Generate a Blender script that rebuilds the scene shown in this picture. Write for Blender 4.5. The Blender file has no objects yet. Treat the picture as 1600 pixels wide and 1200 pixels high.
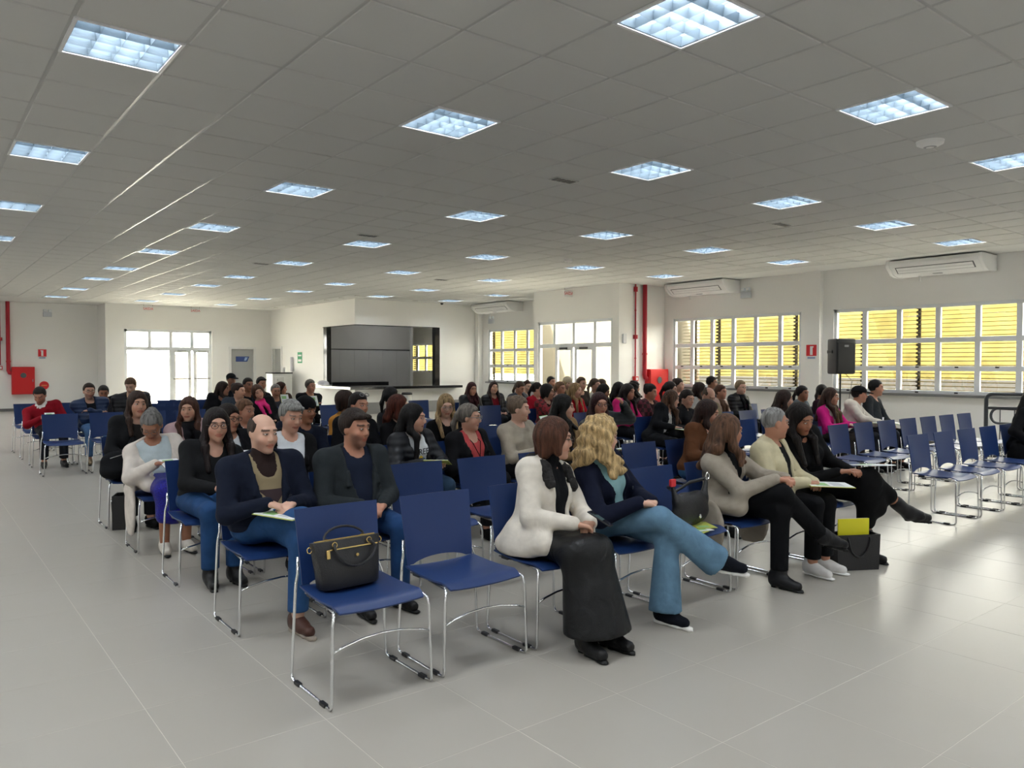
import bpy, bmesh, math, random
import numpy as np
from mathutils import Vector, Matrix
random.seed(7); np.random.seed(7)
SC = bpy.context.scene
COL = SC.collection
PI = math.pi

# ------------------------------------------------------------------ camera
CAMH = 1.56
cam_d = bpy.data.cameras.new('camera'); cam = bpy.data.objects.new('camera', cam_d); COL.objects.link(cam)
cam_d.sensor_width = 36.0; cam_d.lens = 1204.0 / 1600 * 36.0; cam_d.clip_end = 300
YAW, PITCH, ROLL = 0.66724, -0.02564, 0.00155
fw = Vector((math.sin(YAW) * math.cos(PITCH), math.cos(YAW) * math.cos(PITCH), math.sin(PITCH)))
rt = Vector((math.cos(YAW), -math.sin(YAW), 0)); up = rt.cross(fw)
rt2 = rt * math.cos(ROLL) + up * math.sin(ROLL); up2 = up * math.cos(ROLL) - rt * math.sin(ROLL)
M = Matrix((rt2, up2, -fw)).transposed().to_4x4(); M.translation = (0, 0, CAMH)
cam.matrix_world = M
SC.camera = cam

# ------------------------------------------------------------------ world, sun, exposure
w = bpy.data.worlds.new('sky'); SC.world = w; w.use_nodes = True
nt = w.node_tree; bg = nt.nodes['Background']
bg.inputs[0].default_value = (1.0, .945, .85, 1); bg.inputs[1].default_value = 25.0     # bright hazy sky
sd = bpy.data.lights.new('sun', 'SUN'); sd.energy = 85.0; sd.angle = 0.01; sd.color = (1.0, 0.93, 0.80)
so = bpy.data.objects.new('sun', sd); COL.objects.link(so)
so.rotation_euler = Vector((-0.32, -0.42, 0.85)).to_track_quat('Z', 'Y').to_euler()
SC.view_settings.view_transform = 'Standard'; SC.view_settings.look = 'None'
SC.view_settings.exposure = 0.2; SC.view_settings.gamma = 1.0
SC.view_settings.use_curve_mapping = False
SC.cycles.use_denoising = True; SC.cycles.use_adaptive_sampling = True; SC.cycles.adaptive_threshold = 0.03
SC.cycles.max_bounces = 8; SC.cycles.diffuse_bounces = 5; SC.cycles.glossy_bounces = 4
SC.cycles.transmission_bounces = 6; SC.cycles.transparent_max_bounces = 8
SC.cycles.sample_clamp_indirect = 60.0; SC.cycles.caustics_reflective = False; SC.cycles.caustics_refractive = False
LAMP_W = 33.0      # watts of each ceiling lamp

def portal(name, loc, size, normal):
    d = bpy.data.lights.new(name, 'AREA'); d.shape = 'RECTANGLE'; d.size, d.size_y = size
    d.cycles.is_portal = True
    o = bpy.data.objects.new(name, d); COL.objects.link(o); o.location = loc
    o.rotation_euler = Vector(normal).to_track_quat('-Z', 'Z').to_euler()
portal('daylight_portal', (15.62, 11.25, 1.87), (3.6, 1.7), (-1, 0, 0))
portal('daylight_portal', (15.62, 6.0, 1.87), (5.4, 1.7), (-1, 0, 0))
portal('daylight_portal', (15.67, 20.0, 1.87), (2.3, 1.7), (-1, 0, 0))
portal('daylight_portal', (13.93, 15.0, 1.37), (2.8, 2.7), (-1, 0, 0))
portal('daylight_portal', (7.25, 28.6, 1.37), (2.9, 2.7), (0, -1, 0))

# ------------------------------------------------------------------ materials
MATS = {}
def mat(name, col, rough=0.6, metal=0.0, bump=0.0, bscale=60.0, var=0.0, vscale=4.0, emit=None, spec=None, sheen=0.0, coat=0.0, stretch=None):
    if name in MATS: return MATS[name]
    m = bpy.data.materials.new(name); m.use_nodes = True; MATS[name] = m
    n = m.node_tree; b = n.nodes['Principled BSDF']
    b.inputs['Base Color'].default_value = (*col, 1); b.inputs['Roughness'].default_value = rough; b.inputs['Metallic'].default_value = metal
    if spec is not None: b.inputs['Specular IOR Level'].default_value = spec
    if sheen: b.inputs['Sheen Weight'].default_value = sheen
    if coat: b.inputs['Coat Weight'].default_value = coat; b.inputs['Coat Roughness'].default_value = 0.1
    if emit: b.inputs['Emission Color'].default_value = (*emit[0], 1); b.inputs['Emission Strength'].default_value = emit[1]
    if bump or var:
        tc = n.nodes.new('ShaderNodeTexCoord'); mp = n.nodes.new('ShaderNodeMapping'); n.links.new(tc.outputs['Object'], mp.inputs[0])
        if stretch: mp.inputs['Scale'].default_value = stretch
    if bump:
        t = n.nodes.new('ShaderNodeTexNoise'); t.inputs['Scale'].default_value = bscale; t.inputs['Detail'].default_value = 3
        n.links.new(mp.outputs[0], t.inputs['Vector'])
        bp = n.nodes.new('ShaderNodeBump'); bp.inputs['Strength'].default_value = bump; bp.inputs['Distance'].default_value = 0.01
        n.links.new(t.outputs[0], bp.inputs['Height']); n.links.new(bp.outputs[0], b.inputs['Normal'])
    if var:
        t = n.nodes.new('ShaderNodeTexNoise'); t.inputs['Scale'].default_value = vscale; t.inputs['Detail'].default_value = 4
        n.links.new(mp.outputs[0], t.inputs['Vector'])
        r = n.nodes.new('ShaderNodeValToRGB')
        r.color_ramp.elements[0].position = 0.3; r.color_ramp.elements[1].position = 0.7
        r.color_ramp.elements[0].color = (*[max(0, c * (1 - var)) for c in col], 1); r.color_ramp.elements[1].color = (*[min(1, c * (1 + var)) for c in col], 1)
        n.links.new(t.outputs[0], r.inputs[0]); n.links.new(r.outputs[0], b.inputs['Base Color'])
    return m
def glass_mat():
    if 'window_glass' in MATS: return MATS['window_glass']
    m = bpy.data.materials.new('window_glass'); m.use_nodes = True; MATS['window_glass'] = m
    n = m.node_tree; n.nodes.remove(n.nodes['Principled BSDF']); out = n.nodes['Material Output']
    t = n.nodes.new('ShaderNodeBsdfTransparent'); t.inputs[0].default_value = (.93, .95, .94, 1)
    g = n.nodes.new('ShaderNodeBsdfGlossy'); g.inputs['Roughness'].default_value = 0.02
    mx = n.nodes.new('ShaderNodeMixShader'); mx.inputs[0].default_value = .05; n.links.new(t.outputs[0], mx.inputs[1]); n.links.new(g.outputs[0], mx.inputs[2])
    n.links.new(mx.outputs[0], out.inputs[0]); return m

WALL = mat('wall_paint', (.90, .89, .86), .55, bump=.03, bscale=180)
WHITE = mat('white_gloss', (.85, .85, .84), .35)
ALU = mat('white_aluminium', (.80, .82, .84), .4)
CHROME = mat('chrome_rod', (.78, .79, .80), .16, 1.0)
BLACKP = mat('black_plastic', (.015, .015, .017), .45)
GRANITE = mat('black_granite', (.012, .012, .014), .12, var=.5, vscale=90)
RED = mat('red_paint', (.62, .012, .016), .4)
DARKRED = mat('dark_red_pipe', (.42, .008, .022), .4)
DGREY = mat('dark_grey_metal', (.05, .055, .06), .45)

# ------------------------------------------------------------------ mesh helpers
class MB:
    def __init__(s): s.v = []; s.f = []
    def box(s, x0, x1, y0, y1, z0, z1):
        n = len(s.v)
        s.v += [(x0, y0, z0), (x1, y0, z0), (x1, y1, z0), (x0, y1, z0), (x0, y0, z1), (x1, y0, z1), (x1, y1, z1), (x0, y1, z1)]
        s.f += [tuple(n + i for i in q) for q in ((0, 3, 2, 1), (4, 5, 6, 7), (0, 1, 5, 4), (1, 2, 6, 5), (2, 3, 7, 6), (3, 0, 4, 7))]; return s
    def quad(s, *p):
        n = len(s.v); s.v += [tuple(q) for q in p]; s.f.append(tuple(range(n, n + len(p)))); return s
    def tube(s, pts, r, seg=8, closed=False, caps=True):
        P = [Vector(p) for p in pts]; N = len(P); rr = r if isinstance(r, (list, tuple)) else [r] * N
        n0 = len(s.v); prev = None
        for i in range(N):
            if closed: t = (P[(i + 1) % N] - P[i - 1])
            else: t = P[min(i + 1, N - 1)] - P[max(i - 1, 0)]
            t = t.normalized() if t.length > 1e-9 else Vector((0, 0, 1))
            if prev is None:
                a = t.orthogonal().normalized()
            else:
                a = (prev - t * prev.dot(t)); a = a.normalized() if a.length > 1e-6 else t.orthogonal().normalized()
            prev = a; b = t.cross(a)
            for k in range(seg):
                an = 2 * PI * k / seg; s.v.append(tuple(P[i] + (a * math.cos(an) + b * math.sin(an)) * rr[i]))
        for i in range(N if closed else N - 1):
            j = (i + 1) % N
            for k in range(seg):
                k2 = (k + 1) % seg; s.f.append((n0 + i * seg + k, n0 + i * seg + k2, n0 + j * seg + k2, n0 + j * seg + k))
        if caps and not closed:
            s.f.append(tuple(n0 + k for k in reversed(range(seg)))); s.f.append(tuple(n0 + (N - 1) * seg + k for k in range(seg)))
        return s
    def prism(s, poly, axis, a, b):
        """poly: 2D points, extruded along axis from a to b (axis 0: (y,z), 1: (x,z), 2: (x,y))"""
        n = len(s.v); m = len(poly)
        for t in (a, b):
            for (p, q) in poly: s.v.append({0: (t, p, q), 1: (p, t, q), 2: (p, q, t)}[axis])
        s.f.append(tuple(n + i for i in range(m))); s.f.append(tuple(n + m + i for i in reversed(range(m))))
        for i in range(m): j = (i + 1) % m; s.f.append((n + i, n + m + i, n + m + j, n + j))
        return s
    def lathe(s, prof, c=(0, 0, 0), seg=20):
        n = len(s.v)
        for (r, z) in prof:
            for k in range(seg): a = 2 * PI * k / seg; s.v.append((c[0] + r * math.cos(a), c[1] + r * math.sin(a), c[2] + z))
        for i in range(len(prof) - 1):
            for k in range(seg): k2 = (k + 1) % seg; s.f.append((n + i * seg + k, n + i * seg + k2, n + (i + 1) * seg + k2, n + (i + 1) * seg + k))
        return s
    def mesh(s, name, m=None, smooth=False, bevel=0.0):
        me = bpy.data.meshes.new(name); me.from_pydata(s.v, [], s.f)
        bm = bmesh.new(); bm.from_mesh(me); bmesh.ops.recalc_face_normals(bm, faces=bm.faces)
        if bevel: bmesh.ops.bevel(bm, geom=[e for e in bm.edges if len(e.link_faces) == 2 and e.calc_face_angle(0) > .6], offset=bevel, segments=2, profile=.6, affect='EDGES', clamp_overlap=True)
        bm.to_mesh(me); bm.free()
        if m: me.materials.append(m)
        if smooth:
            me.polygons.foreach_set('use_smooth', [True] * len(me.polygons))
            if smooth == 'auto' or bevel: me.set_sharp_from_angle(angle=math.radians(40))
        return me
    def build(s, name, m=None, parent=None, smooth=False, bevel=0.0):
        return link(name, s.mesh(name, m, smooth, bevel), parent)
def link(name, me, parent=None, loc=None):
    o = bpy.data.objects.new(name, me); COL.objects.link(o)
    if parent is not None: o.parent = parent
    if loc is not None: o.location = loc
    return o
def tag(o, label=None, cat=None, group=None, kind=None):
    if label: o['label'] = label
    if cat: o['category'] = cat
    if group: o['group'] = group
    if kind: o['kind'] = kind
    return o
def empty(name, loc=(0, 0, 0), rz=0.0):
    o = bpy.data.objects.new(name, None); COL.objects.link(o); o.location = loc; o.rotation_euler = (0, 0, rz); o.empty_display_size = .1; return o
def struct(o, label=None): o['kind'] = 'structure'; return tag(o, label) if label else o
def copy_tree(o, parent=None):
    c = o.copy(); COL.objects.link(c); c.parent = parent
    for ch in o.children: copy_tree(ch, c)
    return c
def text_mesh(name, body, size, m, extrude=0.001):
    cu = bpy.data.curves.new(name, 'FONT'); cu.body = body; cu.size = size; cu.align_x = 'CENTER'; cu.align_y = 'CENTER'; cu.extrude = extrude; cu.resolution_u = 3
    t = bpy.data.objects.new(name, cu); COL.objects.link(t); bpy.context.view_layer.update()
    me = bpy.data.meshes.new_from_object(t.evaluated_get(bpy.context.evaluated_depsgraph_get())); bpy.data.objects.remove(t); me.name = name; me.materials.clear(); me.materials.append(m); return me
def rot_text(name, body, size, loc, normal, m, parent=None):
    o = link(name, text_mesh(name, body, size, m), parent); z = Vector(normal).normalized(); y = Vector((0, 0, 1)); x = y.cross(z).normalized()
    mt = Matrix((x, y, z)).transposed().to_4x4(); mt.translation = Vector(loc); o.matrix_local = mt; return o
ORD = ['first', 'second', 'third', 'fourth', 'fifth', 'sixth', 'seventh', 'eighth', 'ninth', 'tenth', 'eleventh', 'twelfth']

# ------------------------------------------------------------------ floor
XL, XR, YB, YF, ZC = -5.6, 15.55, -5.5, 29.85, 3.57
fl = struct(MB().box(XL - .3, 19.5, YB - .3, 30.1, -.2, -.0008).build('floor', mat('floor_grout', (.66, .63, .56), .6)), 'grey porcelain tile floor of the hall')
FT = mat('floor_porcelain', (.405, .382, .338), .30, var=.05, vscale=.55, bump=.012, bscale=7)
ft_mb = MB(); g = .0013; T6 = .6
ft_mb.box(g, T6 - g, g, T6 - g, -.004, 0); tile_me = ft_mb.mesh('floor_tile', FT, bevel=.0008)
cells = []
for i in range(-12, 25):
    for j in range(-14, 47):
        x, y = 1.43 + T6 * i, 2.53 + T6 * j
        if x + T6 < XL or x > 15.9 or y + T6 < YB or y > 29.9: continue
        c = Vector((x + .3, y + .3, -CAMH)); d = c.dot(fw); u = c.dot(rt)
        vis = d > .8 and abs(u / d) < .78 and (-CAMH / d > -.62)
        cells.append((0 if vis else 1, c.length, x, y))
cells.sort()
rest = MB()
for n_, (v, d, x, y) in enumerate(cells):
    if n_ < 300: link('floor_tile', tile_me, fl, (x, y, 0))
    else: rest.box(x + g, x + T6 - g, y + g, y + T6 - g, -.004, 0)
ro = rest.build('floor_tiles_beyond', FT, fl); ro['kind'] = 'stuff'

# ------------------------------------------------------------------ ceiling
OX, OY, T = 2.048, 3.872, .625
IX0, IX1, JY0, JY1 = -11, 20, -13, 38
LI = [-10, -6, -2, 2, 6, 10, 14, 18]; LJ = [-12, -7, -2, 2, 7, 12, 17, 22, 26, 31, 36]
def blocked(x, y): return (x > 10.4 and y > 21.0) or (x > 13.4 and 12.9 < y < 17.2)
LAMPS = [(i, j) for i in LI for j in LJ if not blocked(OX + T * i + .3, OY + T * j + .3)]
PLASTER = mat('ceiling_plaster', (.70, .70, .68), .7)
ce = MB()
gx0, gx1, gy0, gy1 = OX + T * IX0, OX + T * IX1, OY + T * JY0, OY + T * JY1
ZT = ZC + .35
ce.box(XL - .2, 15.9, YB - .2, gy0, ZC, ZT); ce.box(XL - .2, 15.8, gy1, 30.1, ZC, ZT)
ce.box(XL - .2, gx0, gy0, gy1, ZC, ZT); ce.box(gx1, 15.9, gy0, 12.9, ZC, ZT); ce.box(gx1, 15.8, 17.2, gy1, ZC, ZT)
ce.box(13.3, 15.9, 12.3, 13.47, ZC - .001, ZT - .001); ce.box(13.3, 14.0, 13.47, 16.6, ZC - .001, ZT - .001); ce.box(13.3, 15.8, 16.6, 17.8, ZC - .001, ZT - .001)
ce.box(10.3, gx1, 21.0, gy1, ZC - .001, ZT - .001)
ce.box(gx0, 13.3, gy0, gy1, ZC + .3, ZT); ce.box(13.3, gx1, gy0, 12.3, ZC + .3, ZT); ce.box(13.3, gx1, 17.8, gy1, ZC + .3, ZT)
ceil = struct(ce.build('ceiling', PLASTER), 'suspended ceiling of square mineral tiles')
TILE = mat('ceiling_tile_mineral', (.58, .58, .565), .75, bump=.12, bscale=240)
cb = MB(); e = .011
cb.v = [(e, e, .008), (T - e, e, .008), (T - e, T - e, .008), (e, T - e, .008), (e + .006, e + .006, 0), (T - e - .006, e + .006, 0), (T - e - .006, T - e - .006, 0), (e + .006, T - e - .006, 0), (e, e, .02), (T - e, e, .02), (T - e, T - e, .02), (e, T - e, .02)]
cb.f = [(7, 6, 5, 4), (0, 4, 5, 1), (1, 5, 6, 2), (2, 6, 7, 3), (3, 7, 4, 0), (0, 1, 9, 8), (1, 2, 10, 9), (2, 3, 11, 10), (3, 0, 8, 11), (8, 9, 10, 11)]
ctile = cb.mesh('ceiling_tile', TILE)
cells = []
for i in range(IX0, IX1):
    for j in range(JY0, JY1):
        if (i, j) in LAMPS: continue
        x, y = OX + T * i, OY + T * j
        if (x > 10.2 and y > 20.9) or (x + T > 13.4 and 12.2 < y < 17.2): continue
        c = Vector((x + .3, y + .3, ZC - CAMH)); d = c.dot(fw); u = c.dot(rt)
        vis = d > .8 and abs(u / d) < .72 and (ZC - CAMH) / d < .56
        cells.append((0 if vis else 1, c.length, x, y))
cells.sort(); rest = MB()
for n_, (v, d, x, y) in enumerate(cells):
    if n_ < 300: link('ceiling_tile', ctile, ceil, (x, y, ZC))
    else:
        k = len(rest.v); rest.v += [(x + a, y + b, ZC + c) for (a, b, c) in cb.v]; rest.f += [tuple(k + q for q in f) for f in cb.f]
ro = rest.build('ceiling_tiles_beyond', TILE, ceil); ro['kind'] = 'stuff'
RUN = mat('ceiling_grid_runner', (.46, .46, .45), .3)
for i in range(IX0, IX1 + 1):
    x = OX + T * i; MB().box(x - .012, x + .012, gy0, gy1 if x < 10.3 else (21.0 if x < 13.9 else 13.0), ZC + .006, ZC + .03).build('grid_runner', RUN, ceil)
for j in range(JY0, JY1 + 1):
    y = OY + T * j; MB().box(gx0, (13.5 if 12.9 < y < 17.2 else gx1) if y < 21 else 10.3, y - .012, y + .012, ZC + .007, ZC + .03).build('grid_runner', RUN, ceil)

# ------------------------------------------------------------------ ceiling lamps
TUBE = mat('lamp_tube', (.9, .95, 1), .4, emit=((.80, .92, 1.0), 9.0))
REFL = mat('lamp_reflector', (.20, .25, .29), .35)
LOUV = mat('lamp_louvre', (.10, .13, .155), .4)
FRAME = mat('lamp_frame', (.80, .81, .82), .4)
def lamp_parts():
    h = T / 2 - .004; P = []
    m = MB()
    for s in (-1, 1):
        m.box(-h, h, min(s * h, s * (h - .02)), max(s * h, s * (h - .02)), -.006, .012); m.box(min(s * h, s * (h - .02)), max(s * h, s * (h - .02)), -h + .02, h - .02, -.006, .012)
    P.append(('lamp_frame', m.mesh('lamp_frame', FRAME)))
    m = MB(); q = h - .02
    m.quad((-q, -q, .15), (-q, q, .15), (q, q, .15), (q, -q, .15))
    for a, b in (((-q, -q), (q, -q)), ((q, -q), (q, q)), ((q, q), (-q, q)), ((-q, q), (-q, -q))):
        m.quad((a[0], a[1], 0), (b[0], b[1], 0), (b[0], b[1], .15), (a[0], a[1], .15))
    P.append(('lamp_housing', m.mesh('lamp_housing', REFL)))
    for k in range(4):
        y = (k - 1.5) * q / 2
        P.append(('lamp_tube', MB().tube([(-q + .015, y, .105), (q - .015, y, .105)], .013, 8).mesh('lamp_tube', TUBE, True)))
    for k in range(5):                       # curved blades along the tubes and straight ones across
        y = (k - 2) * q / 2 * .985
        m = MB(); m.prism([(y - .014, .062), (y - .004, .022), (y, .002), (y + .004, .022), (y + .014, .062)], 0, -q, q); P.append(('louvre_blade', m.mesh('louvre_blade', LOUV)))
        x = y; m = MB(); m.prism([(x - .007, .062), (x, .003), (x + .007, .062)], 1, -q, q); P.append(('louvre_blade', m.mesh('louvre_blade', LOUV)))
    return P
LP = lamp_parts()
for (i, j) in LAMPS:
    x, y = OX + T * (i + .5), OY + T * (j + .5)
    c = Vector((x, y, ZC - CAMH)); d = c.dot(fw)
    inview = d > .5 and abs(c.dot(rt) / d) < .72 and (ZC - CAMH) / d < .58
    ld = bpy.data.lights.new('lamp_light', 'AREA'); ld.shape = 'SQUARE'; ld.size = T - .08; ld.energy = LAMP_W; ld.color = (.94, .97, 1.0)
    if not inview:                            # lamps out of the picture: the same lamp without its small parts
        r = empty('ceiling_lamp', (x, y, ZC)); tag(r, 'square louvred ceiling lamp outside the picture', 'ceiling lamp', 'ceiling lamps out of frame')
        for n_, me in LP[:2]: link(n_, me, r)
    else:
        r = empty('ceiling_lamp', (x, y, ZC))
        a, b = LJ.index(j) - 2, len(LI) - 1 - LI.index(i)
        tag(r, 'square louvred ceiling lamp, %s cross row from the camera, %s column from the window wall' % (ORD[a], ORD[b]), 'ceiling lamp', 'louvred ceiling lamps')
        for n_, me in LP: link(n_, me, r)
    lo = bpy.data.objects.new('lamp_light', ld); COL.objects.link(lo); lo.parent = r; lo.location = (0, 0, .145)

# ------------------------------------------------------------------ walls
def wall_x(name, x, y0, y1, holes, th=.18, side=1, z1=ZC, m=WALL, label=None):
    """wall in the plane x, thickness th toward +side, holes = (ya, yb, za, zb)"""
    xa, xb = (x, x + th) if side > 0 else (x - th, x)
    b = MB(); hs = sorted(holes); y = y0
    for (ya, yb, za, zb) in hs:
        if ya > y: b.box(xa, xb, y, ya, 0, z1)
        if za > 0: b.box(xa, xb, ya, yb, 0, za)
        if zb < z1: b.box(xa, xb, ya, yb, zb, z1)
        y = yb
    if y < y1: b.box(xa, xb, y, y1, 0, z1)
    return struct(b.build(name, m), label)
def wall_y(name, y, x0, x1, holes, th=.18, side=1, z1=ZC, m=WALL, label=None):
    ya, yb = (y, y + th) if side > 0 else (y - th, y)
    b = MB(); x = x0
    for (xa, xb, za, zb) in sorted(holes):
        if xa > x: b.box(x, xa, ya, yb, 0, z1)
        if za > 0: b.box(xa, xb, ya, yb, 0, za)
        if zb < z1: b.box(xa, xb, ya, yb, zb, z1)
        x = xb
    if x < x1: b.box(x, x1, ya, yb, 0, z1)
    return struct(b.build(name, m), label)
W1 = (9.43, 13.05, 1.0, 2.73); W2 = (3.3, 8.68, 1.0, 2.73); W3 = (18.0, 21.12, .97, 2.72)
wall_x('wall_right', XR, YB, 13.47, [W1, W2], label='white wall with the two long windows')
struct(MB().box(15.42, XR, 8.92, 9.28, 0, ZC).build('pillar', WALL), 'white pilaster between the long windows')
wall_y('wall_vestibule_side', 13.32, 13.85, XR, [], th=.15, label='narrow white wall with the red pipes')
VD = (13.55, 16.43, 0, 2.72)
wall_x('wall_vestibule', 13.85, 13.47, 16.6, [VD], th=.15, label='white wall around the side entrance doors')
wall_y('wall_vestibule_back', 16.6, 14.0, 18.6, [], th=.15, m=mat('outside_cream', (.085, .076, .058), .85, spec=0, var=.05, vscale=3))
wall_x('wall_right_far', 15.6, 16.75, 29.0, [W3, (24.6, 26.4, 1.25, 2.35)], label='white wall with the small window beside the bar')
BX, BY = 10.87, 21.6
wall_y('wall_bar_front', BY, BX, 15.6, [(BX, 13.93, .78, 2.77)], th=.15, label='white wall above and beside the bar hatch')
wall_x('wall_bar_side', BX, BY + .15, 28.5, [(BY + .15, 23.85, .78, 2.77), (27.5, 28.3, 0, 2.12)], th=.15, label='long white wall running from the bar to the far doors')
struct(MB().box(15.4, 15.6, 21.42, BY, 0, ZC).build('pillar', WALL), 'slim white pilaster right of the bar')
FD = (5.82, 8.70, 0, 2.74)
wall_y('wall_far', 28.5, 5.45, BX + .15, [FD, (9.38, 10.20, 0, 2.1)], th=.2, label='far white wall with the glazed doors')
wall_x('wall_far_return', 5.25, 28.5, YF + .2, [], th=.2)
wall_y('wall_far_left', YF, XL, 5.45, [], th=.2, label='far white wall with the red hose cabinet')
wall_x('wall_left', XL, YB, YF, [], side=-1)
wall_y('wall_back', YB, XL, XR, [], side=-1)
BASE = mat('baseboard_grey', (.16, .16, .155), .5)
for nm, b in (('baseboard_far', (XL, 5.25, YF - .015, YF, 0, .09)), ('baseboard_far_doors', (5.25, 5.82, 28.485, 28.5, 0, .09)), ('baseboard_far_doors', (8.7, 9.33, 28.485, 28.5, 0, .09)),
              ('baseboard_right', (XR - .015, XR, YB, 8.92, 0, .09)), ('baseboard_right', (XR - .015, XR, 9.28, 13.32, 0, .09)), ('baseboard_bar', (10.87, 15.4, BY - .012, BY, 0, .36))):
    struct(MB().box(*b).build(nm, BASE if nm != 'baseboard_bar' else mat('bar_plinth_grey', (.34, .34, .33), .4)))

# ------------------------------------------------------------------ windows
def grid_window_x(name, x, rect, ys, zs, label, sill=True, frame=.065, bar=.095, pulls=True):
    """window in an x-plane; ys and zs are the bar positions between the outer edges"""
    ya, yb, za, zb = rect; r = empty(name, (x, (ya + yb) / 2, za)); struct(r, label)
    def B(nm, y0, y1, z0, z1, t=.05, m=ALU, off=0): return MB().box(-t / 2 + off, t / 2 + off, y0 - (ya + yb) / 2, y1 - (ya + yb) / 2, z0 - za, z1 - za).build(nm, m, r, bevel=.004)
    B('window_frame', ya, yb, zb - frame, zb, .08); B('window_frame', ya, yb, za, za + frame, .08); B('window_frame', ya, ya + frame, za, zb, .08); B('window_frame', yb - frame, yb, za, zb, .08)
    Y = [ya] + list(ys) + [yb]; Z = [za] + list(zs) + [zb]
    for y in ys: B('mullion', y - bar / 2, y + bar / 2, za + frame, zb - frame, .06)
    for z in zs: B('transom', ya + frame, yb - frame, z - bar / 2, z + bar / 2, .062)
    for a in range(len(Y) - 1):
        for c in range(len(Z) - 1):
            p = MB().box(.004, .008, Y[a] + .02 - (ya + yb) / 2, Y[a + 1] - .02 - (ya + yb) / 2, Z[c] + .02 - za, Z[c + 1] - .02 - za).build('pane', glass_mat(), r)
            if pulls and c < 2:
                yc = (Y[a] + Y[a + 1]) / 2 - (ya + yb) / 2
                MB().box(-.06, -.03, yc - .03, yc + .03, Z[c] + .012 - za, Z[c] + .042 - za).build('latch', BLACKP, r, bevel=.006)
    if sill: MB().box(-.16, -.02, -(yb - ya) / 2 - .05, (yb - ya) / 2 + .05, -.05, 0).build('window_sill', mat('sill_grey', (.19, .195, .195), .35), r, bevel=.004)
    return r
grid_window_x('window_1', XR + .07, W1, [9.98, 10.62, 11.24, 11.86, 12.47], [1.49, 2.04], 'six-column white window in the middle of the window wall')
grid_window_x('window_2', XR + .07, W2, [3.95, 4.55, 5.2, 5.88, 6.58, 7.32, 8.02], [1.49, 2.04], 'long white window behind the loudspeaker and handrail')
grid_window_x('window_3', 15.67, W3, [18.35, 19.07, 19.72, 20.42], [1.5, 2.03], 'white window beside the bar under the far air conditioner')
grid_window_x('window_4', 15.67, (24.6, 26.4, 1.25, 2.35), [25.2, 25.8], [1.8], 'kitchen window seen through the bar hatch', sill=False)

# ------------------------------------------------------------------ glazed doors (local u along the wall, d toward the room)
def plane_builder(root, kind):
    def B(nm, u0, u1, z0, z1, d0=-.03, d1=.03, m=ALU, parent=None, bevel=.004):
        b = MB()
        if kind == 'y': b.box(u0, u1, -d1, -d0, z0, z1)
        else: b.box(-d1, -d0, u0, u1, z0, z1)
        return b.build(nm, m, parent or root, bevel=bevel)
    return B
def glazed_door(name, kind, loc, us, zt, zh, leaves, label, bars, th=1.0):
    """us: bar positions along the wall (first and last are the outer edges); zt transom, zh head; leaves: index pairs of door leaves"""
    r = empty(name, loc); struct(r, label); B = plane_builder(r, kind)
    u0, u1 = us[0], us[-1]
    B('door_frame', u0, u1, zh - .05 * th, zh, -.04, .04); B('door_frame', u0, u0 + .05 * th, 0, zh, -.04, .04); B('door_frame', u1 - .05 * th, u1, 0, zh, -.04, .04)
    B('transom', u0 + .05, u1 - .05, zt - .035 * th, zt + .035 * th, -.035, .035)
    for u in us[1:-1]: B('mullion', u - .03 * th, u + .03 * th, zt + .035, zh - .05)
    for a, b in zip(us[:-1], us[1:]): B('pane', a + .03, b - .03, zt + .03, zh - .04, -.003, .003, glass_mat(), bevel=0)
    for (a, b, leaf) in leaves:
        ua, ub = us[a], us[b]
        if leaf:
            ua += .035; ub -= .035
            dl = B('door_leaf', ua, ua + .06 * th, .01, zt - .04); B('leaf_stile', ub - .06 * th, ub, .01, zt - .04, parent=dl); B('leaf_rail', ua + .06, ub - .06, zt - .12, zt - .04, parent=dl); B('leaf_rail', ua + .06, ub - .06, .01, .13, parent=dl)
            B('pane', ua + .05, ub - .05, .12, zt - .11, -.003, .003, glass_mat(), dl, 0)
            B('panic_bar', ua + .03, ub - .03, bars - .02, bars + .02, .035, .085, mat('grey_bar', (.25, .25, .25), .35), dl)
            B('door_closer', (ua + ub) / 2 - .14, (ua + ub) / 2 + .14, zt - .10, zt - .05, .03, .08, BLACKP if kind == 'x' else mat('closer_grey', (.5, .5, .48), .4), dl)
        else:
            B('mullion', ub - .03 * th, ub + .03 * th, 0, zt - .03) if b < len(us) - 1 else None
            B('pane', ua + .03, ub - .03, .05, zt - .03, -.003, .003, glass_mat(), bevel=0); B('rail', ua + .04, ub - .03, 0, .07)
    return r
glazed_door('door_1', 'y', (0, 28.6, 0), [5.82, 6.63, 7.32, 8.03, 8.70], 2.08, 2.74, [(0, 2, 0), (2, 3, 1), (3, 4, 1)], 'glazed far entrance doors with daylight flooding in', 1.03, 1.8)
glazed_door('door_2', 'x', (13.92, 0, 0), [13.55, 14.2, 15.0, 15.77, 16.43], 2.06, 2.72, [(0, 1, 0), (1, 2, 1), (2, 3, 1), (3, 4, 0)], 'white glazed side entrance doors with black closers', 1.03, 1.5)
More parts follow.
